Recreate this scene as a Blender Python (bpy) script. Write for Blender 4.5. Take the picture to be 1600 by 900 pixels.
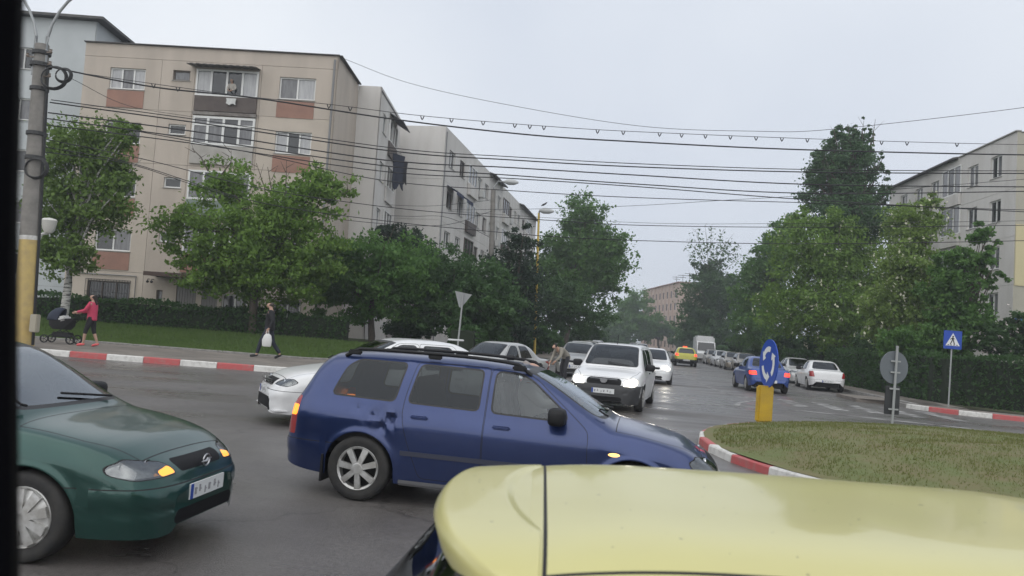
import bpy, bmesh, math, random
import numpy as np
from mathutils import Vector, Matrix

random.seed(7)
rng = np.random.default_rng(11)
PI = math.pi
R = math.radians
for o in list(bpy.data.objects):
    bpy.data.objects.remove(o, do_unlink=True)
scene = bpy.context.scene
COL = scene.collection

# ------------------------------------------------------------------ camera
CAM_H, PITCH, ROLL, FPX = 1.65, R(3.1), R(3.6), 1250.0      # focal length in pixels of a 1600 px wide picture
K = 0.016                                                     # the whole crossing falls gently to the right
cF = Vector((0, math.cos(PITCH), math.sin(PITCH)))
_U0 = Vector((0, -math.sin(PITCH), math.cos(PITCH)))
_R0 = Vector((1, 0, 0))
cU = math.cos(ROLL) * _U0 - math.sin(ROLL) * _R0
cR = math.cos(ROLL) * _R0 + math.sin(ROLL) * _U0
cam_data = bpy.data.cameras.new('camera')
cam = bpy.data.objects.new('camera', cam_data)
COL.objects.link(cam)
m = Matrix((cR, cU, -cF)).transposed().to_4x4()
m.translation = (0, 0, CAM_H)
cam.matrix_world = m
cam_data.sensor_width = 36
cam_data.lens = FPX / 1600 * 36
cam_data.clip_start = 0.05
cam_data.clip_end = 2500
cam_data.dof.use_dof = True
cam_data.dof.focus_distance = 18
cam_data.dof.aperture_fstop = 4.8
scene.camera = cam

# ------------------------------------------------------------------ sky, sun, exposure
SUN_EL, SUN_AZ = R(48), R(200)       # azimuth measured clockwise from +Y
world = bpy.data.worlds.new('World')
scene.world = world
world.use_nodes = True
wn = world.node_tree
wn.nodes.clear()
w_out = wn.nodes.new('ShaderNodeOutputWorld')
w_bg = wn.nodes.new('ShaderNodeBackground')
w_sky = wn.nodes.new('ShaderNodeTexSky')
w_sky.sky_type = 'NISHITA'
w_sky.sun_disc = False
w_sky.sun_elevation = SUN_EL
w_sky.sun_rotation = SUN_AZ
w_sky.air_density = 1.0
w_sky.dust_density = 4.0
w_hsv = wn.nodes.new('ShaderNodeHueSaturation')
w_hsv.inputs['Saturation'].default_value = 0.35
wn.links.new(w_sky.outputs[0], w_hsv.inputs['Color'])
w_tc = wn.nodes.new('ShaderNodeTexCoord')
w_no = wn.nodes.new('ShaderNodeTexNoise')
w_no.inputs['Scale'].default_value = 1.1
w_no.inputs['Detail'].default_value = 4
w_no.inputs['Roughness'].default_value = 0.45
w_mp = wn.nodes.new('ShaderNodeMapping')
w_mp.inputs['Location'].default_value = (5.1, 2.7, 1.11)
wn.links.new(w_tc.outputs['Generated'], w_mp.inputs[0])
wn.links.new(w_mp.outputs[0], w_no.inputs['Vector'])
w_rp = wn.nodes.new('ShaderNodeValToRGB')
w_rp.color_ramp.elements[0].position = 0.35
w_rp.color_ramp.elements[0].color = (5.35, 5.85, 6.75, 1)      # grey underside of the cloud layer
w_rp.color_ramp.elements[1].position = 0.62
w_rp.color_ramp.elements[1].color = (7.45, 7.8, 8.25, 1)      # thinner cloud
wn.links.new(w_no.outputs[0], w_rp.inputs[0])
w_mx = wn.nodes.new('ShaderNodeMix')
w_mx.data_type = 'RGBA'
w_mx.inputs[0].default_value = 0.97
wn.links.new(w_hsv.outputs[0], w_mx.inputs[6])
wn.links.new(w_rp.outputs[0], w_mx.inputs[7])
wn.links.new(w_mx.outputs[2], w_bg.inputs[0])
w_bg.inputs[1].default_value = 0.095
wn.links.new(w_bg.outputs[0], w_out.inputs[0])

sun_data = bpy.data.lights.new('sun', 'SUN')
sun_data.energy = 1.3
sun_data.angle = R(110)
sun_data.color = (1.0, 0.97, 0.92)
sun = bpy.data.objects.new('sun', sun_data)
COL.objects.link(sun)
_sd = Vector((math.sin(SUN_AZ) * math.cos(SUN_EL), math.cos(SUN_AZ) * math.cos(SUN_EL), math.sin(SUN_EL)))
sun.rotation_euler = _sd.to_track_quat('Z', 'Y').to_euler()
scene.view_settings.view_transform = 'Standard'
scene.view_settings.look = 'None'
scene.view_settings.gamma = 1
scene.view_settings.use_curve_mapping = False
scene.view_settings.exposure = 0.38
scene.render.resolution_x = 1024
scene.render.resolution_y = 576
scene.render.engine = 'CYCLES'

# ------------------------------------------------------------------ small helpers
def gz(x):
    return -K * x

def lawn_rise(x, y):
    """the lawn climbs from the left pavement towards the blocks"""
    t = min(max((y - 27.8) / 6.5, 0), 1) * min(max((-1.5 - x) / 3.0, 0), 1)
    return .52 * t * t * (3 - 2 * t)

def at(px, py, Y):
    """world point that lies at distance Y along the view at picture position px, py"""
    d = cF + cR * ((px - 800) / FPX) + cU * ((450 - py) / FPX)
    t = Y / d.y
    return Vector((d.x * t, Y, CAM_H + d.z * t))

MATS = {}
def mat(name, col=(.5, .5, .5), rough=.6, metal=0., spec=.5, col2=None, vscale=4., vlo=.35, vhi=.65, bump=0., bscale=60.,
        coat=0., emis=None, estr=0., trans=0., island=0., detail=4., rough2=None, streak=None):
    if name in MATS:
        return MATS[name]
    mt = bpy.data.materials.new(name)
    mt.use_nodes = True
    nt = mt.node_tree
    bs = nt.nodes['Principled BSDF']
    bs.inputs['Base Color'].default_value = (*col, 1)
    bs.inputs['Roughness'].default_value = rough
    bs.inputs['Metallic'].default_value = metal
    bs.inputs['Specular IOR Level'].default_value = spec
    bs.inputs['Coat Weight'].default_value = coat
    bs.inputs['Coat Roughness'].default_value = .06
    if emis:
        bs.inputs['Emission Color'].default_value = (*emis, 1)
        bs.inputs['Emission Strength'].default_value = estr
    if trans:
        bs.inputs['Transmission Weight'].default_value = trans
    tc = nt.nodes.new('ShaderNodeTexCoord')
    vec = tc.outputs['Object']
    fac = None
    if col2 is not None:
        no = nt.nodes.new('ShaderNodeTexNoise')
        no.inputs['Scale'].default_value = vscale
        no.inputs['Detail'].default_value = detail
        no.inputs['Roughness'].default_value = .6
        if streak:
            mp = nt.nodes.new('ShaderNodeMapping')
            mp.inputs['Scale'].default_value = streak
            nt.links.new(vec, mp.inputs[0])
            nt.links.new(mp.outputs[0], no.inputs['Vector'])
        else:
            nt.links.new(vec, no.inputs['Vector'])
        rp = nt.nodes.new('ShaderNodeMapRange')
        rp.inputs[1].default_value = vlo
        rp.inputs[2].default_value = vhi
        nt.links.new(no.outputs[0], rp.inputs[0])
        fac = rp.outputs[0]
        if island:
            ge = nt.nodes.new('ShaderNodeNewGeometry')
            ma = nt.nodes.new('ShaderNodeMath')
            ma.operation = 'MULTIPLY_ADD'
            nt.links.new(ge.outputs['Random Per Island'], ma.inputs[0])
            ma.inputs[1].default_value = island
            ml = nt.nodes.new('ShaderNodeMath')
            ml.operation = 'MULTIPLY'
            ml.inputs[1].default_value = 1 - island
            nt.links.new(fac, ml.inputs[0])
            nt.links.new(ml.outputs[0], ma.inputs[2])
            fac = ma.outputs[0]
        mx = nt.nodes.new('ShaderNodeMix')
        mx.data_type = 'RGBA'
        mx.inputs[6].default_value = (*col, 1)
        mx.inputs[7].default_value = (*col2, 1)
        nt.links.new(fac, mx.inputs[0])
        nt.links.new(mx.outputs[2], bs.inputs['Base Color'])
        if rough2 is not None:
            mr = nt.nodes.new('ShaderNodeMapRange')
            mr.inputs[3].default_value = rough
            mr.inputs[4].default_value = rough2
            nt.links.new(fac, mr.inputs[0])
            nt.links.new(mr.outputs[0], bs.inputs['Roughness'])
    if bump:
        nb = nt.nodes.new('ShaderNodeTexNoise')
        nb.inputs['Scale'].default_value = bscale
        nb.inputs['Detail'].default_value = 3
        nt.links.new(vec, nb.inputs['Vector'])
        bp = nt.nodes.new('ShaderNodeBump')
        bp.inputs['Strength'].default_value = bump
        bp.inputs['Distance'].default_value = .02
        nt.links.new(nb.outputs[0], bp.inputs['Height'])
        nt.links.new(bp.outputs[0], bs.inputs['Normal'])
    MATS[name] = mt
    return mt

def leafmat(name, c1, c2, vscale=.6):
    if name in MATS:
        return MATS[name]
    mt = mat(name, c1, .55, col2=c2, vscale=vscale, vlo=.3, vhi=.7, island=.55, spec=.25)
    nt = mt.node_tree
    bs = nt.nodes['Principled BSDF']
    tr = nt.nodes.new('ShaderNodeBsdfTranslucent')
    ms = nt.nodes.new('ShaderNodeMixShader')
    ms.inputs[0].default_value = .38
    src = bs.inputs['Base Color'].links[0].from_socket
    nt.links.new(src, tr.inputs[0])
    nt.links.new(bs.outputs[0], ms.inputs[1])
    nt.links.new(tr.outputs[0], ms.inputs[2])
    nt.links.new(ms.outputs[0], nt.nodes['Material Output'].inputs[0])
    return mt

def glassmat(name, tint=(.25, .28, .28), fac=.75, rough=.02, base=.03):
    """thin vehicle / window glass: tinted see-through with a sky reflection"""
    if name in MATS:
        return MATS[name]
    mt = bpy.data.materials.new(name)
    mt.use_nodes = True
    nt = mt.node_tree
    nt.nodes.clear()
    out = nt.nodes.new('ShaderNodeOutputMaterial')
    tr = nt.nodes.new('ShaderNodeBsdfTransparent')
    tr.inputs[0].default_value = (*tint, 1)
    gl = nt.nodes.new('ShaderNodeBsdfGlossy')
    gl.inputs['Roughness'].default_value = rough
    gl.inputs['Color'].default_value = (.85, .9, .95, 1)
    fr = nt.nodes.new('ShaderNodeFresnel')
    fr.inputs['IOR'].default_value = 1.55
    ms = nt.nodes.new('ShaderNodeMixShader')
    ma = nt.nodes.new('ShaderNodeMath')
    ma.operation = 'MULTIPLY_ADD'
    ma.inputs[1].default_value = fac
    ma.inputs[2].default_value = base
    nt.links.new(fr.outputs[0], ma.inputs[0])
    nt.links.new(ma.outputs[0], ms.inputs[0])
    nt.links.new(tr.outputs[0], ms.inputs[1])
    nt.links.new(gl.outputs[0], ms.inputs[2])
    nt.links.new(ms.outputs[0], out.inputs[0])
    MATS[name] = mt
    return mt

def tag(o, label=None, cat=None, group=None, kind=None):
    if label: o['label'] = label
    if cat: o['category'] = cat
    if group: o['group'] = group
    if kind: o['kind'] = kind
    return o

def link(o, parent=None):
    COL.objects.link(o)
    if parent is not None:
        o.parent = parent
    return o

def empty(name, loc=(0, 0, 0), heading=0., scale=1., tilt=True):
    o = bpy.data.objects.new(name, None)
    o.empty_display_size = .2
    COL.objects.link(o)
    M = Matrix.Translation(Vector(loc))
    if tilt:
        M = M @ Matrix.Rotation(math.atan(K), 4, 'Y')
    M = M @ Matrix.Rotation(R(heading), 4, 'Z') @ Matrix.Scale(scale, 4)
    o.matrix_world = M
    return o

def copy_tree(o, parent=None):
    c = o.copy()
    COL.objects.link(c)
    c.parent = parent
    for ch in o.children:
        copy_tree(ch, c)
    return c

def meshobj(name, V, F, material, parent=None, smooth=False, sharp=None):
    me = bpy.data.meshes.new(name)
    me.from_pydata([tuple(v) for v in V], [], [tuple(f) for f in F])
    if material is not None:
        me.materials.append(material)
    if smooth:
        for p in me.polygons: p.use_smooth = True
        if sharp: me.set_sharp_from_angle(angle=R(sharp))
    o = bpy.data.objects.new(name, me)
    return link(o, parent)

class MB:
    """collects simple solids and links them as one mesh object"""
    def __init__(s): s.V = []; s.F = []; s.mi = []; s.cur = 0
    def add(s, V, F):
        b = len(s.V)
        s.V += [tuple(v) for v in V]
        s.F += [tuple(i + b for i in f) for f in F]
        s.mi += [s.cur] * len(F)
        return s
    def box(s, c, d, rz=0., M=None):
        hx, hy, hz = d[0] / 2, d[1] / 2, d[2] / 2
        V = [Vector((x * hx, y * hy, z * hz)) for x in (-1, 1) for y in (-1, 1) for z in (-1, 1)]
        if rz: 
            Q = Matrix.Rotation(rz, 3, 'Z'); V = [Q @ v for v in V]
        if M is not None: V = [M @ v for v in V]
        V = [v + Vector(c) for v in V]
        return s.add(V, [(0, 1, 3, 2), (4, 6, 7, 5), (0, 4, 5, 1), (2, 3, 7, 6), (0, 2, 6, 4), (1, 5, 7, 3)])
    def cbox(s, c, d, b=.02, M=None):
        """box with chamfered edges"""
        hx, hy, hz = d[0] / 2, d[1] / 2, d[2] / 2
        bm = bmesh.new()
        bmesh.ops.create_cube(bm, size=1)
        for v in bm.verts: v.co = Vector((v.co.x * 2 * hx, v.co.y * 2 * hy, v.co.z * 2 * hz))
        bmesh.ops.bevel(bm, geom=list(bm.edges), offset=b, segments=2, affect='EDGES')
        bm.verts.index_update()
        V = [v.co.copy() for v in bm.verts]
        if M is not None: V = [M @ v for v in V]
        V = [v + Vector(c) for v in V]
        F = [[v.index for v in f.verts] for f in bm.faces]
        bm.free()
        return s.add(V, F)
    def tube(s, pts, radii, n=8, cap=True):
        pts = [Vector(p) for p in pts]
        if not hasattr(radii, '__len__'): radii = [radii] * len(pts)
        V = []; F = []
        up = Vector((0, 0, 1))
        for i, p in enumerate(pts):
            a = pts[max(i - 1, 0)]; b = pts[min(i + 1, len(pts) - 1)]
            t = (b - a)
            if t.length < 1e-9: t = Vector((0, 0, 1))
            t.normalize()
            r = t.cross(up)
            if r.length < .05: r = t.cross(Vector((0, 1, 0)))
            r.normalize()
            q = r.cross(t)
            for k in range(n):
                a_ = 2 * PI * k / n
                V.append(p + (r * math.cos(a_) + q * math.sin(a_)) * radii[i])
        for i in range(len(pts) - 1):
            for k in range(n):
                k2 = (k + 1) % n
                F.append((i * n + k, i * n + k2, (i + 1) * n + k2, (i + 1) * n + k))
        if cap:
            F.append(tuple(range(n))[::-1])
            F.append(tuple((len(pts) - 1) * n + k for k in range(n)))
        return s.add(V, F)
    def lathe(s, prof, n=24, axis='Z', c=(0, 0, 0)):
        """prof: list of (r, h) turned about an axis"""
        V = []; F = []
        for r, h in prof:
            for k in range(n):
                a = 2 * PI * k / n
                if axis == 'Z': v = (r * math.cos(a), r * math.sin(a), h)
                elif axis == 'Y': v = (r * math.cos(a), h, r * math.sin(a))
                else: v = (h, r * math.cos(a), r * math.sin(a))
                V.append(Vector(v) + Vector(c))
        for i in range(len(prof) - 1):
            for k in range(n):
                k2 = (k + 1) % n
                F.append((i * n + k, i * n + k2, (i + 1) * n + k2, (i + 1) * n + k))
        return s.add(V, F)
    def prism(s, poly, axis, lo, hi):
        """polygon (2d) swept between lo and hi along axis"""
        n = len(poly)
        def pt(a, b, h):
            return {'X': (h, a, b), 'Y': (a, h, b), 'Z': (a, b, h)}[axis]
        V = [pt(a, b, lo) for a, b in poly] + [pt(a, b, hi) for a, b in poly]
        F = [tuple(range(n))[::-1], tuple(range(n, 2 * n))]
        for i in range(n):
            j = (i + 1) % n
            F.append((i, j, n + j, n + i))
        return s.add(V, F)
    def ell(s, c, r, p=.6, n=14, m=9):
        """rounded block (superellipsoid)"""
        V = []; F = []
        f = lambda v: math.copysign(abs(v)**p, v)
        for i in range(m + 1):
            a = -PI / 2 + PI * i / m
            for k in range(n):
                b = 2 * PI * k / n
                V.append((c[0] + r[0] * f(math.cos(a)) * f(math.cos(b)), c[1] + r[1] * f(math.cos(a)) * f(math.sin(b)), c[2] + r[2] * f(math.sin(a))))
        for i in range(m):
            for k in range(n):
                k2 = (k + 1) % n; F.append((i * n + k, i * n + k2, i * n + n + k2, i * n + n + k))
        return s.add(V, F)
    def build(s, name, material, parent=None, smooth=False, sharp=40):
        me = bpy.data.meshes.new(name)
        me.from_pydata(s.V, [], s.F)
        for mt in (material if isinstance(material, (list, tuple)) else [material]):
            me.materials.append(mt)
        bm = bmesh.new(); bm.from_mesh(me)
        bmesh.ops.recalc_face_normals(bm, faces=bm.faces)
        bm.to_mesh(me); bm.free()
        if any(s.mi): me.polygons.foreach_set('material_index', s.mi)
        if smooth:
            for p in me.polygons: p.use_smooth = True
            me.set_sharp_from_angle(angle=R(sharp))
        return link(bpy.data.objects.new(name, me), parent)

def pchip(pts):
    xs = np.array([p[0] for p in pts], float); ys = np.array([p[1] for p in pts], float)
    h = np.diff(xs); d = np.diff(ys) / h
    mm = np.zeros(len(xs))
    mm[0] = d[0]; mm[-1] = d[-1]
    for i in range(1, len(xs) - 1):
        if d[i - 1] * d[i] > 0:
            w1 = 2 * h[i] + h[i - 1]; w2 = h[i] + 2 * h[i - 1]
            mm[i] = (w1 + w2) / (w1 / d[i - 1] + w2 / d[i])
    def fn(x):
        x = np.clip(np.asarray(x, float), xs[0], xs[-1])
        i = np.clip(np.searchsorted(xs, x) - 1, 0, len(h) - 1)
        t = (x - xs[i]) / h[i]
        return ((2 * t**3 - 3 * t**2 + 1) * ys[i] + (t**3 - 2 * t**2 + t) * h[i] * mm[i]
                + (-2 * t**3 + 3 * t**2) * ys[i + 1] + (t**3 - t**2) * h[i] * mm[i + 1])
    return fn

# ------------------------------------------------------------------ vehicles
def rounded(poly, r=.035, seg=3):
    out = []
    n = len(poly)
    for i in range(n):
        p = Vector(poly[i]); a = Vector(poly[i - 1]); b = Vector(poly[(i + 1) % n])
        da = (a - p); db = (b - p)
        ra = min(r, da.length * .4); rb = min(r, db.length * .4)
        A = p + da.normalized() * ra; B = p + db.normalized() * rb
        for k in range(seg + 1):
            t = k / seg
            q = A * (1 - t)**2 + p * 2 * t * (1 - t) + B * t * t
            out.append((q.x, q.y))
    return out

def ccw(poly):
    a = sum(poly[i - 1][0] * poly[i][1] - poly[i][0] * poly[i - 1][1] for i in range(len(poly)))
    return poly if a > 0 else poly[::-1]

def grow(poly, d):
    poly = ccw(poly); n = len(poly); out = []
    for i in range(n):
        p0 = Vector(poly[i - 1]); p1 = Vector(poly[i]); p2 = Vector(poly[(i + 1) % n])
        e1 = (p1 - p0).normalized(); e2 = (p2 - p1).normalized()
        n1 = Vector((e1.y, -e1.x)); n2 = Vector((e2.y, -e2.x))
        nn = (n1 + n2); k = 1 + n1.dot(n2)
        q = p1 + nn * (d / max(k, .4))
        out.append((q.x, q.y))
    return out

class Shell:
    """A car body surface. Its windows, doors, lamps and panels are cut out of the one surface and become parts."""
    def __init__(s, sp, res=1.0):
        s.sp = sp; L = s.L = sp['L']
        s.top = pchip(sp['top']); s.belt = pchip(sp['belt']); s.hw = pchip(sp['hw']); s.bot = pchip(sp['bot'])
        s.n = pchip(sp['n']); s.tum = pchip(sp['tum'])
        s.arch = sp['arch']            # (xr, xf, wheel radius, arch radius)
        xr, xf, rw, Ra = s.arch
        N = int(34 * res)
        xs = list(np.linspace(0, L, N))
        for k in range(int(14 * res)):
            a = (k / (14 * res)) ** 2.2 * .45
            xs += [a, L - a]
        for xw in (xr, xf):
            m_ = int(18 * res)
            xs += [xw + Ra * math.cos(PI * k / m_) for k in range(m_ + 1)]
            xs += [xw - Ra - .004, xw + Ra + .004]
        xs += [p[0] for p in sp['top']]
        xs = sorted(min(max(x, 0), L) for x in xs)
        st = [xs[0]]
        for x in xs[1:]:
            if x - st[-1] > .0035: st.append(x)
        st[-1] = L
        s.xs = np.array(st)
        lo, sd, tp = int(9 * res), int(8 * res), int(10 * res)
        V = []; rows = []
        for x in s.xs:
            sec = s.section(x, lo, sd, tp)
            full = [(y, z) for y, z in sec] + [(-y, z) for y, z in sec[-2::-1]]
            rows.append(len(V))
            V += [[x, y, z] for y, z in full]
        M_ = 2 * (lo + sd + tp + 1) - 1
        F = []
        for i in range(len(s.xs) - 1):
            a, b = rows[i], rows[i + 1]
            for k in range(M_ - 1):
                F.append((a + k, b + k, b + k + 1, a + k + 1))
        F.append(tuple(range(rows[0], rows[0] + M_)))
        F.append(tuple(range(rows[-1], rows[-1] + M_))[::-1])
        bm = s.bm = bmesh.new()
        bv = [bm.verts.new(v) for v in V]
        for f in F: bm.faces.new([bv[i] for i in f])
        bmesh.ops.remove_doubles(bm, verts=bm.verts, dist=.0004)
        bmesh.ops.recalc_face_normals(bm, faces=bm.faces)
        bm.normal_update()
        # bumpers stand a little proud of the body, with a groove
        for v in bm.verts:
            x, y, z = v.co
            e = 0
            if x > xf + Ra + .01: e = min(1, (x - xf - Ra) / .06)
            elif x < xr - Ra - .01: e = min(1, (xr - Ra - x) / .06)
            if e > 0:
                zt = sp.get('bumper_top', .52)
                w = 1 / (1 + math.exp((z - zt) / .008)) * .016 - .012 * math.exp(-((z - zt + .15) / .018)**2)
                h = Vector((v.normal.x, v.normal.y, 0))
                v.co += h * (w * e * sp.get('bumper', 1))
        if 'dent' in sp: 
            for v in bm.verts:
                if v.normal.y < -.3: v.co.y += sp['dent'](v.co.x, v.co.z)
        bm.normal_update()
        s.names = ['body']
        bm.verts.index_update()
        s.V = [tuple(v.co) for v in bm.verts]
        # face record: [vertex ids, part id, normal, bounds]
        s.faces = [s.rec([v.index for v in f.verts], 0, tuple(f.normal)) for f in bm.faces]
        bm.free()

    def rec(s, ids, pid, nrm):
        P = [s.V[i] for i in ids]
        return [ids, pid, nrm, tuple((min(c), max(c)) for c in zip(*P))]

    def ylow(s, x, z):
        """half width of the body side below the belt"""
        zs = float(s.bot(x)); zl = float(s.belt(x)); w = float(s.hw(x))
        t = (z - zs) / max(zl - zs, .02)
        k = 1 - .085 * max(0, 1 - t / .8)**1.5 if t < .8 else 1 - .062 * ((t - .8) / .2)**1.25     # shoulder crease
        y = w * k
        xr, xf, rw, Ra = s.arch
        for xw in (xr, xf):
            d = math.hypot(x - xw, z - rw) - Ra
            y += .017 * math.exp(-((d - .005) / .03)**2)
        return y

    def section(s, x, lo, sd, tp):
        zs = float(s.bot(x)); zl = float(s.belt(x)); zt = float(s.top(x))
        xr, xf, rw, Ra = s.arch
        zb = zs
        for xw in (xr, xf):
            if abs(x - xw) < Ra: zb = max(zb, rw + math.sqrt(Ra * Ra - (x - xw)**2))
        zb = min(zb, zl - .03)
        pts = []
        zc = max(zs + .8 * (zl - zs), zb + .02)
        for k in range(lo + 1):
            z = zb + (zc - zb) * k / (lo - 3) if k <= lo - 3 else zc + (zl - zc) * (k - lo + 3) / 3
            pts.append((s.ylow(x, z), z))
        yb = pts[-1][0]
        n = float(s.n(x)); tu = float(s.tum(x)); h = max(zt - zl, .004)
        a = np.linspace(0, PI / 2, 240)
        yy = np.cos(a)**(2 / n); zz = np.sin(a)**(2 / n)
        Y = yb * yy * (1 - tu * zz); Z = zl + h * zz
        c = int(np.argmax(yy + zz))
        d = np.concatenate([[0], np.cumsum(np.hypot(np.diff(Y), np.diff(Z)))])
        for k in range(1, sd + 1):
            q = d[c] * k / sd
            pts.append((float(np.interp(q, d, Y)), float(np.interp(q, d, Z))))
        for k in range(1, tp + 1):
            q = d[c] + (d[-1] - d[c]) * k / tp
            pts.append((float(np.interp(q, d, Y)), float(np.interp(q, d, Z))))
        pts[-1] = (0.0, zt)
        return pts

    def pid(s, name):
        s.names.append(name)
        return len(s.names) - 1

    def cut(s, poly, view, pid, side=0, lim=True):
        """mark the surface inside a convex outline seen from the side / front / rear / top"""
        i0, i1 = {'side': (0, 2), 'front': (1, 2), 'rear': (1, 2), 'top': (0, 1)}[view]
        poly = ccw(list(poly))
        a0 = min(p[0] for p in poly); a1 = max(p[0] for p in poly)
        b0 = min(p[1] for p in poly); b1 = max(p[1] for p in poly)
        L2 = s.L * .5; V = s.V
        rest = []; fs = []
        for f in s.faces:
            bb = f[3]; nr = f[2]
            if bb[i0][1] > a0 and bb[i0][0] < a1 and bb[i1][1] > b0 and bb[i1][0] < b1 and (
                    nr[1] * side > .30 if view == 'side' else (nr[0] > .06 and bb[0][0] > (s.L - .75 if lim else L2)) if view == 'front'
                    else (nr[0] < -.06 and bb[0][1] < (.6 if lim else L2)) if view == 'rear' else nr[2] > .3):
                fs.append(f)
            else: rest.append(f)
        n = len(poly)
        for i in range(n):
            p = poly[i]; q = poly[(i + 1) % n]
            dx, dy = q[0] - p[0], q[1] - p[1]
            ln = math.hypot(dx, dy)
            if ln < 1e-5: continue
            dx /= ln; dy /= ln
            inside = []; memo = {}
            for f in fs:
                ids = f[0]
                sd = [(V[k][i0] - p[0]) * dy - (V[k][i1] - p[1]) * dx for k in ids]
                if max(sd) <= 1e-6: inside.append(f); continue
                if min(sd) >= -1e-6: rest.append(f); continue
                A = []; B = []; m_ = len(ids)
                for k in range(m_):
                    u, su = ids[k], sd[k]; w, sw = ids[(k + 1) % m_], sd[(k + 1) % m_]
                    if su <= 1e-6: A.append(u)
                    if su >= -1e-6: B.append(u)
                    if (su < -1e-6 and sw > 1e-6) or (su > 1e-6 and sw < -1e-6):
                        key = (u, w) if u < w else (w, u)
                        if key not in memo:
                            t = su / (su - sw)
                            memo[key] = len(V)
                            V.append(tuple(x + (y - x) * t for x, y in zip(V[u], V[w])))
                        A.append(memo[key]); B.append(memo[key])
                if len(A) > 2: inside.append(s.rec(A, f[1], f[2]))
                if len(B) > 2: rest.append(s.rec(B, f[1], f[2]))
            fs = inside
        for f in fs: f[1] = pid
        s.faces = rest + fs

    def surf(s, x, z):
        """y of the body side at x, z incl. greenhouse"""
        zl = float(s.belt(x))
        if z <= zl: return s.ylow(x, z)
        sec = s.section(x, 4, 8, 8)
        for i in range(len(sec) - 1):
            if sec[i][1] <= z <= sec[i + 1][1] + 1e-6 and sec[i + 1][1] > sec[i][1]:
                t = (z - sec[i][1]) / (sec[i + 1][1] - sec[i][1])
                return sec[i][0] + t * (sec[i + 1][0] - sec[i][0])
        return sec[-3][0]

    def extract(s, root, mats, parents=None):
        """every marked region becomes a mesh object of its own"""
        parents = parents or {}
        byp = {}
        for f in s.faces: byp.setdefault(f[1], []).append(f[0])
        objs = {}
        for pid in sorted(byp):
            idx = {}; V = []; F = []
            for ids in byp[pid]:
                fi = []
                for k in ids:
                    if k not in idx: idx[k] = len(V); V.append(s.V[k])
                    fi.append(idx[k])
                F.append(fi)
            nm = s.names[pid]; par = parents.get(nm)
            o = meshobj(nm.split('#')[0], V, F, mats(nm), objs.get(par, root) if par else root, smooth=True, sharp=38)
            objs[nm] = o
        return objs


# --- body outlines.  x runs from the rear (0) to the nose (L); all in metres
def nose(L, cz, hz=.70, sharp=1.):
    """bonnet and nose of the centre line, cowl height cz"""
    return [(L - 1.02, cz), (L - .75, cz - .05), (L - .38, (cz + hz) / 2 - .005), (L - .16, hz), (L - .07, hz - .05), (L - .025, hz - .11), (L, .52)]

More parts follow.
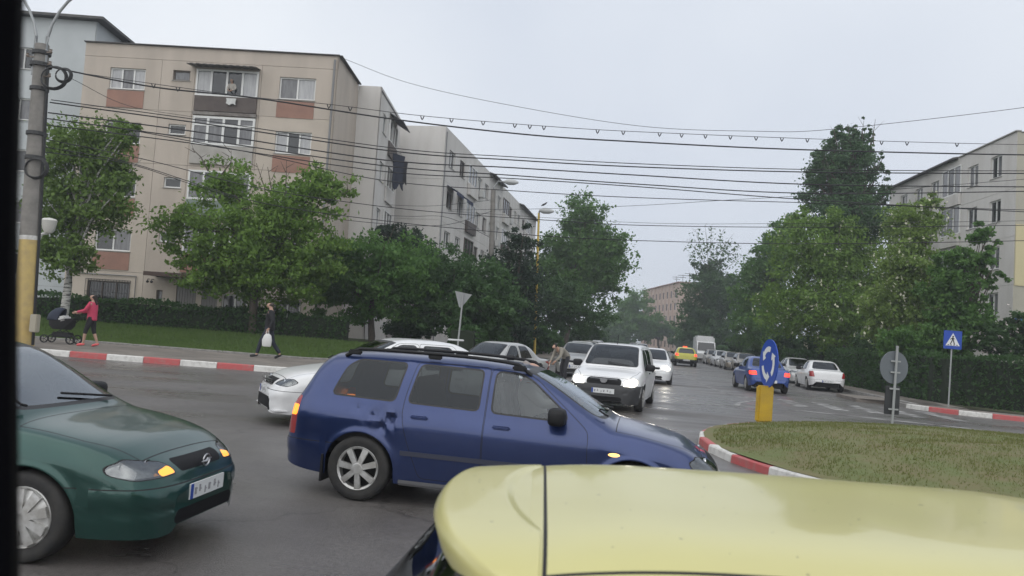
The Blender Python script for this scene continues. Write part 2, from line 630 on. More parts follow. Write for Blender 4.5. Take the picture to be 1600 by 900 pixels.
def spec(kind):
    if kind in ('wagon', 'hatch', 'sedan', 'van', 'small'):
        pass
    if kind == 'wagon':
        L = 4.27
        sp = dict(L=L, top=[(0, .50), (.02, .62), (.06, .84), (.12, .99), (.30, 1.33), (.42, 1.395), (.9, 1.43), (1.6, 1.435), (2.15, 1.415), (2.45, 1.365), (2.7, 1.255), (3.15, 1.0)] + nose(L, .945),
                  belt=[(0, .46), (.05, .76), (.12, .90), (.4, .93), (1.5, .915), (2.6, .885), (3.1, .865), (3.6, .80), (L - .2, .64), (L - .07, .55), (L, .45)],
                  hw=[(0, .56), (.03, .66), (.1, .755), (.3, .82), (.9, .85), (2.2, .855), (3.3, .85), (L - .45, .815), (L - .18, .73), (L - .06, .61), (L, .44)],
                  n=[(0, 3), (.3, 5), (1, 6), (2.4, 6), (3.1, 3.6), (3.5, 3), (L, 2.4)], tum=[(0, .1), (.3, .2), (1, .225), (2.3, .235), (3.1, .2), (3.5, .08), (L, .05)])
        sp['arch'] = (.84, 3.44, .31, .35)
        sp['doors'] = [('rear', [(1.23, .86), (1.30, .62), (1.44, .27), (2.035, .27), (2.035, 1.372), (1.30, 1.372), (1.235, 1.02)]),
                       ('front', [(2.04, .27), (2.97, .27), (3.03, .5), (3.02, .87), (2.88, .985), (2.50, 1.29), (2.36, 1.36), (2.04, 1.372)])]
        sp['windows'] = [('quarter', None, [(.50, 1.0), (1.13, .985), (1.19, 1.335), (.70, 1.335), (.60, 1.26)]),
                         ('rear', 'rear', [(1.28, .985), (1.96, .97), (1.96, 1.33), (1.345, 1.335)]),
                         ('front', 'front', [(2.10, .965), (2.80, .945), (2.795, 1.0), (2.46, 1.262), (2.33, 1.325), (2.10, 1.33)])]
        sp['screen'] = [(-.60, 1.0), (.60, 1.0), (.505, 1.345), (.30, 1.362), (-.30, 1.362), (-.505, 1.345)]
        sp['rear_screen'] = [(-.60, 1.02), (.60, 1.02), (.50, 1.33), (-.50, 1.33)]
    elif kind == 'hatch':
        L = 4.11
        sp = dict(L=L, top=[(0, .50), (.02, .60), (.06, .78), (.12, .93), (.26, 1.08), (.55, 1.32), (.72, 1.385), (1.1, 1.42), (1.6, 1.425), (2.0, 1.405), (2.3, 1.355), (2.55, 1.245), (2.99, .99)] + nose(L, .935),
                  belt=[(0, .46), (.05, .72), (.12, .86), (.35, .925), (1.4, .91), (2.4, .88), (2.95, .86), (3.45, .80), (L - .2, .64), (L - .07, .55), (L, .45)],
                  hw=[(0, .56), (.03, .66), (.1, .755), (.3, .82), (.9, .85), (2.2, .855), (3.2, .85), (L - .45, .815), (L - .18, .73), (L - .06, .61), (L, .44)],
                  n=[(0, 3), (.35, 4), (.8, 6), (2.2, 6), (2.95, 3.6), (3.3, 3), (L, 2.4)], tum=[(0, .1), (.4, .2), (1, .225), (2.2, .235), (2.95, .2), (3.3, .08), (L, .05)])
        sp['arch'] = (.74, 3.27, .305, .345)
        sp['doors'] = [('rear', [(1.12, .86), (1.19, .62), (1.32, .27), (1.885, .27), (1.885, 1.362), (1.2, 1.362), (1.13, 1.02)]),
                       ('front', [(1.89, .27), (2.80, .27), (2.86, .5), (2.85, .865), (2.72, .975), (2.35, 1.28), (2.22, 1.35), (1.89, 1.362)])]
        sp['windows'] = [('quarter', None, [(.66, 1.0), (1.05, .985), (1.1, 1.31), (.93, 1.31)]),
                         ('rear', 'rear', [(1.18, .98), (1.82, .965), (1.82, 1.32), (1.24, 1.32)]),
                         ('front', 'front', [(1.95, .96), (2.64, .94), (2.63, .99), (2.32, 1.25), (2.2, 1.312), (1.95, 1.318)])]
        sp['screen'] = [(-.60, .99), (.60, .99), (.505, 1.335), (.30, 1.352), (-.30, 1.352), (-.505, 1.335)]
        sp['rear_screen'] = [(-.58, 1.0), (.58, 1.0), (.48, 1.31), (-.48, 1.31)]
    elif kind == 'sedan':
        L = 4.3
        sp = dict(L=L, top=[(0, .50), (.02, .62), (.05, .82), (.10, .93), (.2, .965), (.62, .995), (.72, 1.03), (1.15, 1.33), (1.35, 1.395), (1.7, 1.425), (2.1, 1.42), (2.45, 1.365), (2.7, 1.255), (3.18, .985)] + nose(L, .93),
                  belt=[(0, .46), (.04, .74), (.1, .86), (.3, .92), (1.5, .91), (2.6, .88), (3.1, .86), (3.6, .80), (L - .2, .64), (L - .07, .55), (L, .45)],
                  hw=[(0, .56), (.03, .66), (.1, .755), (.3, .81), (.9, .84), (2.2, .845), (3.3, .84), (L - .45, .81), (L - .18, .73), (L - .06, .61), (L, .44)],
                  n=[(0, 3), (.5, 3.5), (1.2, 6), (2.4, 6), (3.1, 3.6), (3.5, 3), (L, 2.4)], tum=[(0, .05), (.6, .12), (1.2, .235), (2.4, .235), (3.1, .2), (3.5, .08), (L, .05)])
        sp['arch'] = (.78, 3.45, .305, .345)
        sp['doors'] = [('rear', [(1.22, .86), (1.28, .62), (1.40, .27), (2.035, .27), (2.035, 1.362), (1.42, 1.362), (1.235, 1.04)]),
                       ('front', [(2.04, .27), (2.97, .27), (3.03, .5), (3.02, .865), (2.88, .975), (2.50, 1.28), (2.36, 1.35), (2.04, 1.362)])]
        sp['windows'] = [('rear', 'rear', [(1.30, .985), (1.96, .97), (1.96, 1.32), (1.50, 1.318)]),
                         ('front', 'front', [(2.10, .965), (2.80, .945), (2.795, .99), (2.46, 1.252), (2.33, 1.315), (2.10, 1.32)])]
        sp['screen'] = [(-.60, .985), (.60, .985), (.505, 1.335), (.30, 1.352), (-.30, 1.352), (-.505, 1.335)]
        sp['rear_screen'] = [(-.58, 1.035), (.58, 1.035), (.47, 1.33), (-.47, 1.33)]
    elif kind == 'van':
        L = 4.42
        sp = dict(L=L, top=[(0, .50), (.02, .66), (.05, .95), (.1, 1.1), (.2, 1.42), (.32, 1.53), (.7, 1.56), (2.2, 1.55), (2.55, 1.515), (2.78, 1.43), (3.0, 1.31), (3.34, 1.045)] + nose(L, .985, .76),
                  belt=[(0, .46), (.05, .78), (.12, .93), (.4, .96), (1.5, .945), (2.7, .92), (3.3, .90), (3.8, .84), (L - .2, .70), (L - .07, .60), (L, .45)],
                  hw=[(0, .60), (.03, .70), (.1, .79), (.3, .83), (.9, .85), (2.2, .855), (3.4, .85), (L - .4, .815), (L - .16, .74), (L - .05, .63), (L, .48)],
                  n=[(0, 4), (.3, 6), (1, 7), (2.6, 6.5), (3.35, 3.6), (3.7, 3), (L, 2.6)], tum=[(0, .1), (.3, .15), (1, .17), (2.5, .19), (3.3, .17), (3.7, .06), (L, .04)])
        sp['arch'] = (.62, 3.53, .315, .355)
        sp['doors'] = [('rear', [(1.15, .86), (1.2, .62), (1.3, .27), (2.085, .27), (2.085, 1.48), (1.17, 1.48)]),
                       ('front', [(2.09, .27), (3.08, .27), (3.14, .5), (3.13, .90), (3.0, 1.02), (2.72, 1.33), (2.5, 1.46), (2.09, 1.48)])]
        sp['windows'] = [('rear', 'rear', [(1.24, 1.02), (2.0, 1.01), (2.0, 1.43), (1.24, 1.43)]),
                         ('front', 'front', [(2.16, 1.0), (2.92, .985), (2.91, 1.04), (2.67, 1.31), (2.48, 1.42), (2.16, 1.43)])]
        sp['screen'] = [(-.63, 1.045), (.63, 1.045), (.55, 1.475), (.35, 1.495), (-.35, 1.495), (-.55, 1.475)]
        sp['rear_screen'] = [(-.58, 1.05), (.58, 1.05), (.5, 1.42), (-.5, 1.42)]
        sp['bumper_top'] = .60
    L = sp['L']
    sp['bot'] = [(0, .42), (.05, .30), (.2, .25), (.5, .22), (1.2, .2), (3, .2), (L - .4, .19), (L - .06, .185), (L - .015, .20), (L, .25)]
    b = {'van': .03}.get(kind, 0)
    sp['headlight'] = [(.36, .605 + b), (.70, .585 + b), (.765, .62 + b), (.75, .68 + b), (.66, .72 + b), (.40, .69 + b)]
    sp['grille'] = [(-.30, .60 + b), (.30, .60 + b), (.335, .655 + b), (.32, .685 + b), (-.32, .685 + b), (-.335, .655 + b)]
    sp['intake'] = [(-.42, .255), (.42, .255), (.44, .30), (.40, .35), (-.40, .35), (-.44, .30)]
    sp['taillight'] = [(.55, .60), (.80, .60), (.80, .88), (.66, .90), (.60, .88)]
    sp['plate'] = .45
    return sp

def wheel(parent, x, y, r, side, style, tyre_m, rim_m, shade_m, w=.19, name='wheel'):
    """tyre with a rim as sub-part; the outer face looks along side*Y"""
    t = MB()
    prof = [(r * .66, -w * .42), (r * .80, -w * .5), (r * .93, -w * .5), (r * .985, -w * .40), (r, -w * .2), (r, w * .2), (r * .985, w * .40), (r * .93, w * .5), (r * .80, w * .5), (r * .66, w * .42)]
    t.lathe(prof, 32, 'Y')
    tyre = t.build(name, tyre_m, parent, smooth=True, sharp=50)
    tyre.location = (x, y, r)
    q = MB()
    f = side * w * .40
    q.lathe([(r * .67, -side * w * .35), (r * .69, f), (r * .66, f + side * .012), (r * .60, f), (r * .585, side * w * .05)], 28, 'Y')
    if style == 'cap':
        q.lathe([(r * .60, f - side * .005), (r * .45, f + side * .014), (r * .15, f + side * .02), (.001, f + side * .022)], 28, 'Y')
    n = {'seven': 7, 'cap': 9, 'five': 5}[style]
    for k in range(n):
        a = 2 * PI * k / n + .3
        ca, sa = math.cos(a), math.sin(a)
        wi, wo = (.024, .030) if style == 'seven' else ((.045, .06) if style == 'five' else (.02, .035))
        r0, r1 = r * .10, r * .62
        V = []
        for dd in (f - side * .02, f + side * (.012 if style != 'cap' else .03)):
            for rr, ww in ((r0, wi), (r1, wo)):
                for sg in (-1, 1):
                    V.append((rr * ca - sg * ww * sa, dd + side * (.012 * (1 - rr / r1)), rr * sa + sg * ww * ca))
        q.add(V, [(0, 1, 3, 2), (4, 6, 7, 5), (0, 2, 6, 4), (1, 5, 7, 3), (2, 3, 7, 6), (0, 4, 5, 1)])
    q.lathe([(r * .19, f - side * .01), (r * .19, f + side * .016), (r * .15, f + side * .024), (.001, f + side * .026)], 16, 'Y')
    rim = q.build('rim', rim_m, tyre, smooth=True, sharp=30)
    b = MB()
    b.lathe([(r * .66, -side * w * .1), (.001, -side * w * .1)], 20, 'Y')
    b.build('shade_disc', shade_m, tyre)  # near-black disc stands in for the shade behind the spokes
    return tyre

def make_car(name, label, cat, kind, paint, loc, heading, scale=1., res=1.0, sp=None, group=None, glass=None, rim='cap', lights=None,
             tail=None, interior=True, black_bumper=False, detail=True, screen_glass=None, rails=False, strip=None, plate=True, handle_m=None, opts=()):
    sp = sp or spec(kind)
    L = sp['L']
    root = empty(name, (loc[0], loc[1], gz(loc[0])), heading, scale)
    tag(root, label, cat, group)
    sh = Shell(sp, res)
    black = mat('black_plastic', (.010, .010, .011), .55, spec=.3)
    seal = mat('rubber_seal', (.01, .01, .011), .45)
    glass = glass or glassmat('car_glass', (.16, .18, .18))
    screen_glass = screen_glass or glass
    head_m = lights or glassmat('headlight_cover', (.86, .87, .86), .9, .04, .10)
    tail_m = tail or mat('taillight_red', (.30, .012, .012), .15, coat=.8)
    grille_m = mat('grille_black', (.006, .006, .007), .6, spec=.2)
    parents = {}
    gap = sh.pid('panel_gap')
    xr, xf, rw, Ra = sp['arch']
    # bonnet outline from above
    cx = L - 1.0
    sh.cut(grow([(L - .20, -.56), (L - .20, .56), (L - .55, .69), (cx, .73), (cx, -.73), (L - .55, -.69)], .004), 'top', gap)
    hd = sh.pid('bonnet')
    sh.cut(grow([(L - .20, -.56), (L - .20, .56), (L - .55, .69), (cx, .73), (cx, -.73), (L - .55, -.69)], -.004), 'top', hd)
    if 'roof_seams' in opts:
        sh.cut([(.532, -.53), (.540, -.53), (.604, .53), (.596, .53)], 'top', gap)
        for sg in (-1, 1):
            y0 = .525 * sg
            sh.cut([(.564 + .061 * y0, y0), (2.2, y0), (2.2, y0 + .009 * sg), (.564 + .061 * y0, y0 + .009 * sg)], 'top', gap)
    for sd in (-1, 1):
        for dn, poly in sp['doors']:
            pr = rounded(poly, .05, 2)
            sh.cut(pr, 'side', gap, sd)
            nm = 'door#%s%d' % (dn, sd)
            sh.cut(grow(pr, -.0055), 'side', sh.pid(nm), sd)
        for wn_, dn, poly in sp['windows']:
            pr = rounded(poly, .045, 3)
            par = 'door#%s%d' % (dn, sd) if dn else None
            nm = 'window_seal#%s%d' % (wn_, sd)
            sh.cut(grow(pr, .017), 'side', sh.pid(nm), sd)
            if par: parents[nm] = par
            nm = 'window#%s%d' % (wn_, sd)
            sh.cut(pr, 'side', sh.pid(nm), sd)
            if par: parents[nm] = par
    # bumper shut lines
    zt = sp.get('bumper_top', .52)
    fb = sh.pid('front_bumper')
    if 'whole_nose_black' in opts:
        sh.cut([(-.95, .1), (.95, .1), (.95, zt + .02), (-.95, zt + .02)], 'front', fb)
    else:
        sh.cut([(-.95, zt + .003), (.95, zt + .003), (.95, zt + .011), (-.95, zt + .011)], 'front', gap)
        sh.cut([(-.95, .1), (.95, .1), (.95, zt + .003), (-.95, zt + .003)], 'front', fb)
    rb = sh.pid('rear_bumper')
    sh.cut([(-.95, zt + .003), (.95, zt + .003), (.95, zt + .011), (-.95, zt + .011)], 'rear', gap)
    sh.cut([(-.95, .1), (.95, .1), (.95, zt + .003), (-.95, zt + .003)], 'rear', rb)
    sh.cut([(-.56, zt + .03), (.56, zt + .03), (.56, zt + .035), (-.56, zt + .035)], 'rear', gap)
    # glass of windscreen and tailgate
    pr = rounded(sp['screen'], .05, 3)
    sh.cut(grow(pr, .022), 'front', sh.pid('windscreen_seal'), lim=False)
    sh.cut(pr, 'front', sh.pid('windscreen'), lim=False)
    pr = rounded(sp['rear_screen'], .06, 3)
    sh.cut(grow(pr, .02), 'rear', sh.pid('rear_window_seal'), lim=False)
    sh.cut(pr, 'rear', sh.pid('rear_window'), lim=False)
    # lamps, grille
    for sg in (-1, 1):
        pl = rounded([(a * sg, b) for a, b in sp['headlight']], .03, 3)
        sh.cut(grow(pl, .006), 'front', gap)
        sh.cut(pl, 'front', sh.pid('headlight#%d' % sg))
        if 'indicator' in opts:
            ip = [(.36, .61), (.47, .605), (.49, .66), (.42, .69), (.40, .69)]
            nm = 'indicator#%d' % sg
            ins = rounded([(a * sg, b) for a, b in sp.get('indicator', ip)], .02, 2)
            sh.cut(ins, 'front', sh.pid(nm)); parents[nm] = 'headlight#%d' % sg
        tp_ = rounded([(a * sg, b) for a, b in sp['taillight']], .025, 2)
        sh.cut(grow(tp_, .005), 'rear', gap)
        sh.cut(tp_, 'rear', sh.pid('taillight#%d' % sg))
    for tl in sp.get('tail_side', []):
        nm_, poly = tl
        for sg in (-1, 1):
            sh.cut(rounded(poly, .02, 2), 'side', sh.pid('%s#%d' % (nm_, sg + 5)), sg)
    if sp.get('grille'): sh.cut(rounded(sp['grille'], .03, 3), 'front', sh.pid('grille'))
    sh.cut(rounded(sp['intake'], .03, 3), 'front', sh.pid('air_intake'))

    def mats(nm):
        b = nm.split('#')[0]
        if b in ('windscreen',): return screen_glass
        if b in ('window', 'rear_window'): return glass
        if 'seal' in b: return seal
        if b == 'panel_gap': return mat('panel_gap_dark', (.006, .006, .007), .7)
        if b == 'headlight': return head_m
        if b == 'indicator': return mat('amber_lit', (.9, .35, .05), .2, emis=(1, .38, .05), estr=.9)
        if b == 'rear_indicator': return mat('rear_amber_lit', (.9, .25, .03), .2, emis=(1, .25, .02), estr=1.4)
        if b == 'taillight': return tail_m
        if b == 'side_taillight': return tail_m
        if b in ('grille', 'air_intake'): return grille_m
        if b in ('front_bumper', 'rear_bumper') and black_bumper: return mat('bumper_grey_plastic', (.035, .036, .038), .55)
        return paint
    O = sh_objs = sh.extract(root, mats, parents)
    if not lights and detail:
        # lamp housing with its reflectors behind the clear headlight cover
        for sg in (-1, 1):
            o = O.get('headlight#%d' % sg)
            if o is None: continue
            me = o.data.copy(); me.name = 'lamp_housing'
            for v in me.vertices: v.co.x -= .035; v.co.y -= .01 * sg; v.co.z += (.65 - v.co.z) * .06
            me.materials.clear(); me.materials.append(mat('lamp_reflector', (.34, .34, .33), .22, metal=.8, col2=(.12, .12, .12), vscale=9, vlo=.4, vhi=.6))
            link(bpy.data.objects.new('lamp_housing', me), o)
            xs_ = [v.co.x for v in me.vertices]; ys_ = [v.co.y for v in me.vertices]
            q = MB()
            for t in (.38, .72):
                yv = min(ys_) + (max(ys_) - min(ys_)) * (t if sg > 0 else 1 - t)
                xv = float(np.interp(yv * sg, sorted(abs(a) for a in ys_), [x for _, x in sorted(zip([abs(a) for a in ys_], xs_))]))
                q.lathe([(.058, .022), (.05, -.004), (.03, -.03), (.001, -.04)], 16, 'X', (xv - .005, yv, .645 + (.03 if kind == 'van' else 0)))
            q.build('reflector', mat('reflector_bowl', (.7, .7, .7), .12, metal=1.), o, smooth=True)

    # wheels
    tyre_m = mat('tyre_rubber', (.018, .018, .019), .8, col2=(.035, .033, .03), vscale=8)
    rim_m = mat('alloy_rim', (.60, .60, .59), .38, metal=.6, col2=(.36, .35, .33), vscale=9)
    shade_m = mat('wheel_shadow', (.01, .01, .01), .8)
    for xw in (xr, xf):
        yw = sh.ylow(xw, rw + Ra + .01) - .115
        for sg in (-1, 1):
            wheel(root, xw, yw * sg, rw, sg, rim, tyre_m, rim_m, shade_m)
    # underside and wheel housings
    u = MB()
    u.box((L / 2, 0, .36), (L - .5, 1.06, .30))
    u.box(((xr + xf) / 2, 0, .36), (xf - xr - 2 * Ra - .04, 1.50, .26))
    for xw in (xr, xf): u.box((xw, 0, rw + .15), (Ra * 1.7, 1.02, .55))
    u.build('underbody', black, root)
    dark = mat('cabin_trim', (.03, .03, .032), .8)
    if interior:
        cab = MB()
        x0, x1 = sp['windows'][0][2][0][0], cx - .1
        cab.box(((x0 + x1) / 2, 0, .60), (x1 - x0, 1.5, .12))
        cab.cbox((x1 - .12, 0, .86), (.32, 1.30, .16), .05)
        cab.build('dashboard', dark, root)
        seat_m = mat('seat_cloth', (.07, .07, .075), .9)
        xb = sp['doors'][1][1][0][0] + .12
        for sg in (-1, 1):
            q = MB()
            q.cbox((xb + .25, .36 * sg, .70), (.50, .48, .16), .05)
            q.cbox((xb - .04, .36 * sg, .98), (.14, .46, .58), .05, Matrix.Rotation(-.22, 3, 'Y'))
            q.cbox((xb - .13, .36 * sg, 1.26), (.09, .26, .17), .035)
            q.build('seat', seat_m, root, smooth=True)
        q = MB()
        q.cbox((xb - .62, 0, .70), (.50, 1.2, .16), .05)
        q.cbox((xb - .92, 0, .95), (.14, 1.2, .50), .05, Matrix.Rotation(-.25, 3, 'Y'))
        q.build('rear_bench', seat_m, root, smooth=True)
        q = MB()
        c = Vector((x1 - .32, .36, .95)); ring = []
        for k in range(21):
            a = 2 * PI * k / 20
            ring.append(c + Vector((-.07 * math.sin(a), .18 * math.cos(a), .17 * math.sin(a))))
        q.tube(ring, .014, 6, False)
        q.tube([c, c + Vector((.2, 0, -.1))], .03, 6)
        q.build('steering_wheel', dark, root, smooth=True)
    if detail:
        # mirrors, handles, wipers
        dx = sp['windows'][-1][2][1][0] - .07
        for sg in (-1, 1):
            q = MB()
            zz = float(sh.belt(dx)) + .10
            yv = sh.surf(dx, zz)
            q.ell((dx + .0, sg * (yv + .13), zz + .005), (.085, .115, .082), .55)
            q.ell((dx + .02, sg * (yv + .02), zz - .045), (.06, .06, .03), .6)
            q.build('wing_mirror', black, root, smooth=True)
        for dn, poly in sp['doors']:
            hx = poly[0][0] + (.17 if dn == 'front' else .12) + (.06 if dn == 'rear' else 0)
            for sg in (-1, 1):
                q = MB()
                z = float(sh.belt(hx)) - .065
                q.cbox((hx, sg * (sh.surf(hx, z) + .012), z), (.17, .034, .034), .012)
                q.build('handle', handle_m or black, O.get('door#%s%d' % (dn, sg), root), smooth=True)
        sc = sp['screen']
        for sg in (-.28, .22):
            q = MB()
            P = []
            for k in range(6):
                t = k / 5
                yv = sg * 2.0 * (1 - t) + (sg * 2.0 - .52) * t
                zv = sc[0][1] - .005 + .05 * t
                # find x on the screen slope
                xs_ = np.linspace(cx - .8, cx + .15, 60)
                tv = sh.top(xs_)
                xv = float(np.interp(-zv, -tv, xs_)) - .035 * (yv / .6)**2 * 0
                P.append((xv + .018, max(min(yv, .55), -.6), zv + .016))
            q.tube(P, .010, 5)
            q.build('wiper', black, root)
    if strip:
        for sg in (-1, 1):
            q = MB(); xs_ = np.linspace(xr + Ra + .06, xf - Ra - .05, 16)
            V = []; F = []
            for i, x in enumerate(xs_):
                for z in (strip - .022, strip + .022):
                    y = sh.ylow(x, z)
                    V += [(x, sg * (y - .004), z), (x, sg * (y + .010), z)]
                if i: 
                    b = (i - 1) * 4; c = i * 4
                    F += [(b, b + 1, c + 1, c), (b + 1, b + 3, c + 3, c + 1), (b + 3, b + 2, c + 2, c + 3)]
            F += [(0, 2, 3, 1), (len(V) - 4, len(V) - 3, len(V) - 1, len(V) - 2)]
            q.add(V, F)
            q.build('rub_strip', mat('strip_' + paint.name, (.04, .045, .07), .5), root)
    if rails:
        for sg in (-1, 1):
            P = []
            for k, x in enumerate(np.linspace(.52, 2.42, 15)):
                z = float(sh.top(x)) - .035 + (.055 if 0 < k < 14 else -.01)
                P.append((x, sg * (.57 - .015 * abs(k - 7) / 7), z))
            q = MB(); q.tube(P, [.02] + [.017] * 13 + [.02], 8)
            for x in (.62, 1.45, 2.3): q.cbox((x, sg * .57, float(sh.top(x)) - .01), (.14, .035, .05), .012)
            q.build('roof_rail', black, root, smooth=True)
    if plate:
        pm = mat('number_plate', (.62, .63, .63), .35)
        blu = mat('plate_blue', (.02, .06, .3), .4)
        ink = mat('plate_ink', (.26, .26, .27), .5)
        for x, sg in ((L + .018, 1), (-.018, -1)):
            zp = sp['plate'] if sg > 0 else sp.get('rear_plate', .47)
            q = MB(); q.box((x, 0, zp), (.012, .52, .112))
            p = q.build('number_plate', pm, root)
            q = MB(); q.box((x + .0075 * sg, sg * -.24, zp), (.006, .036, .108)); q.build('plate_band', blu, p)
            q = MB()
            for k in range(7):
                yy = -.17 + k * .063 + (.02 if k > 1 else 0) + (.02 if k > 3 else 0)
                q.box((x + .0075 * sg, yy * -sg, zp - .004 + .012 * ((k * 5) % 3 - 1)), (.005, .012 + .007 * (k % 3), .050))
                q.box((x + .0075 * sg, yy * -sg + .009, zp + .012 * ((k * 7) % 3 - 1)), (.004, .026, .010))
            q.build('plate_mark', ink, p)
    return root, sh, O

# ------------------------------------------------------------------ ground, roads, pavements
SA = R(7.5)                                   # the street runs this far to the right of the view
def street(q, s):
    """q metres right of the street's reference line, s metres along it"""
    return (q * math.cos(SA) + s * math.sin(SA), -q * math.sin(SA) + s * math.cos(SA))

def sheet(name, poly, lift, material, kind='structure', parent=None, skirt=0.):
    V = [(x, y, gz(x) + lift) for x, y in poly]
    n = len(V)
    F = [tuple(range(n))]
    if skirt:
        V += [(x, y, gz(x) + lift - skirt) for x, y in poly]
        F += [(i, (i + 1) % n, n + (i + 1) % n, n + i) for i in range(n)]
    bm = bmesh.new()
    bv = [bm.verts.new(v) for v in V]
    for f in F: bm.faces.new([bv[i] for i in f])
    bmesh.ops.triangulate(bm, faces=[f for f in bm.faces if len(f.verts) > 4])
    bmesh.ops.recalc_face_normals(bm, faces=bm.faces)
    me = bpy.data.meshes.new(name); bm.to_mesh(me); bm.free()
    if sum(p.normal.z * p.area for p in me.polygons) < 0: me.flip_normals()
    me.materials.append(material)
    o = link(bpy.data.objects.new(name, me), parent)
    if parent is None: tag(o, kind=kind)
    return o

earth = mat('earth_and_grass', (.035, .05, .018), .95, col2=(.07, .075, .03), vscale=.5, bump=.4, bscale=8)
sheet('ground', [(-700, -300), (700, -300), (700, 1500), (-700, 1500)], -.03, earth)

def asphalt_material():
    mt = mat('wet_asphalt', (.086, .079, .076), .5, col2=(.132, .122, .116), vscale=.35, vlo=.3, vhi=.7, bump=.35, bscale=90, rough2=.34, detail=8)
    nt = mt.node_tree; bs = nt.nodes['Principled BSDF']
    # damp film: some patches are smoother, no colour change
    tc = nt.nodes.new('ShaderNodeTexCoord'); no = nt.nodes.new('ShaderNodeTexNoise')
    mp = nt.nodes.new('ShaderNodeMapping'); mp.inputs['Scale'].default_value = (.25, .6, 1)
    nt.links.new(tc.outputs['Object'], mp.inputs[0]); nt.links.new(mp.outputs[0], no.inputs['Vector'])
    no.inputs['Scale'].default_value = 1.0; no.inputs['Detail'].default_value = 5
    mr = nt.nodes.new('ShaderNodeMapRange'); mr.inputs[1].default_value = .38; mr.inputs[2].default_value = .66
    mr.inputs[3].default_value = .24; mr.inputs[4].default_value = .62
    nt.links.new(no.outputs[0], mr.inputs[0]); nt.links.new(mr.outputs[0], bs.inputs['Roughness'])
    # cracks and tar seams
    vo = nt.nodes.new('ShaderNodeTexVoronoi'); vo.feature = 'DISTANCE_TO_EDGE'; vo.inputs['Scale'].default_value = .22
    n2 = nt.nodes.new('ShaderNodeTexNoise'); n2.inputs['Scale'].default_value = 1.2; n2.inputs['Detail'].default_value = 6
    nt.links.new(tc.outputs['Object'], n2.inputs['Vector'])
    vm = nt.nodes.new('ShaderNodeVectorMath'); vm.operation = 'MULTIPLY_ADD'; vm.inputs[1].default_value = (1.6, 1.6, 0)
    nt.links.new(n2.outputs['Color'], vm.inputs[0]); nt.links.new(tc.outputs['Object'], vm.inputs[2])
    nt.links.new(vm.outputs[0], vo.inputs['Vector'])
    lt = nt.nodes.new('ShaderNodeMath'); lt.operation = 'LESS_THAN'; lt.inputs[1].default_value = .004
    nt.links.new(vo.outputs['Distance'], lt.inputs[0])
    src = bs.inputs['Base Color'].links[0].from_socket
    mx = nt.nodes.new('ShaderNodeMix'); mx.data_type = 'RGBA'
    mx.inputs[7].default_value = (.03, .029, .028, 1)
    mu = nt.nodes.new('ShaderNodeMath'); mu.operation = 'MULTIPLY'; mu.inputs[1].default_value = .4
    nt.links.new(lt.outputs[0], mu.inputs[0]); nt.links.new(mu.outputs[0], mx.inputs[0])
    nt.links.new(src, mx.inputs[6]); nt.links.new(mx.outputs[2], bs.inputs['Base Color'])
    # coarse aggregate
    n3 = nt.nodes.new('ShaderNodeTexNoise'); n3.inputs['Scale'].default_value = 38; n3.inputs['Detail'].default_value = 3; n3.inputs['Roughness'].default_value = .7
    nt.links.new(tc.outputs['Object'], n3.inputs['Vector'])
    m3 = nt.nodes.new('ShaderNodeMapRange'); m3.inputs[1].default_value = .3; m3.inputs[2].default_value = .7; m3.inputs[3].default_value = .72; m3.inputs[4].default_value = 1.3
    nt.links.new(n3.outputs[0], m3.inputs[0])
    mg = nt.nodes.new('ShaderNodeMix'); mg.data_type = 'RGBA'; mg.blend_type = 'MULTIPLY'; mg.inputs[0].default_value = 1
    nt.links.new(mx.outputs[2], mg.inputs[6]); nt.links.new(m3.outputs[0], mg.inputs[7]); nt.links.new(mg.outputs[2], bs.inputs['Base Color'])
    return mt
asph = asphalt_material()

def arcpts(c, r, a0, a1, n):
    return [(c[0] + r * math.cos(R(a0 + (a1 - a0) * k / n)), c[1] + r * math.sin(R(a0 + (a1 - a0) * k / n))) for k in range(n + 1)]

def smooth_path(pts, step=.25):
    """Catmull-Rom through points, resampled evenly"""
    P = [Vector((*p, 0)) for p in pts]
    P = [P[0] * 2 - P[1]] + P + [P[-1] * 2 - P[-2]]
    out = []
    for i in range(1, len(P) - 2):
        for k in range(24):
            t = k / 24
            out.append(.5 * ((2 * P[i]) + (-P[i - 1] + P[i + 1]) * t + (2 * P[i - 1] - 5 * P[i] + 4 * P[i + 1] - P[i + 2]) * t * t
                             + (-P[i - 1] + 3 * P[i] - 3 * P[i + 1] + P[i + 2]) * t**3))
    out.append(P[-2])
    d = [0]
    for a, b in zip(out, out[1:]): d.append(d[-1] + (b - a).length)
    n = max(2, int(d[-1] / step))
    X = np.interp(np.linspace(0, d[-1], n + 1), d, [p.x for p in out])
    Y = np.interp(np.linspace(0, d[-1], n + 1), d, [p.y for p in out])
    return list(zip(X, Y))

kerb_left = smooth_path([(-42, 20.6), (-30, 21.3), (-20, 21.75), (-12.4, 22.0), (-6.4, 22.25), (-4.0, 23.1), (-2.1, 25.4), street(-3.8, 29.5), street(-3.8, 40), street(-3.8, 160)], 1.0)
kerb_right = smooth_path([(60, 12), (34, 20.5), (24, 23.9), (17.4, 26.6), (15.2, 28.0), (14.6, 30.2), street(11.2, 36), street(11.2, 42), street(11.2, 160)], 1.0)
road_poly = [(-42, -60)] + kerb_left + kerb_right[::-1] + [(60, -60)]
sheet('road', road_poly, 0.0, asph)

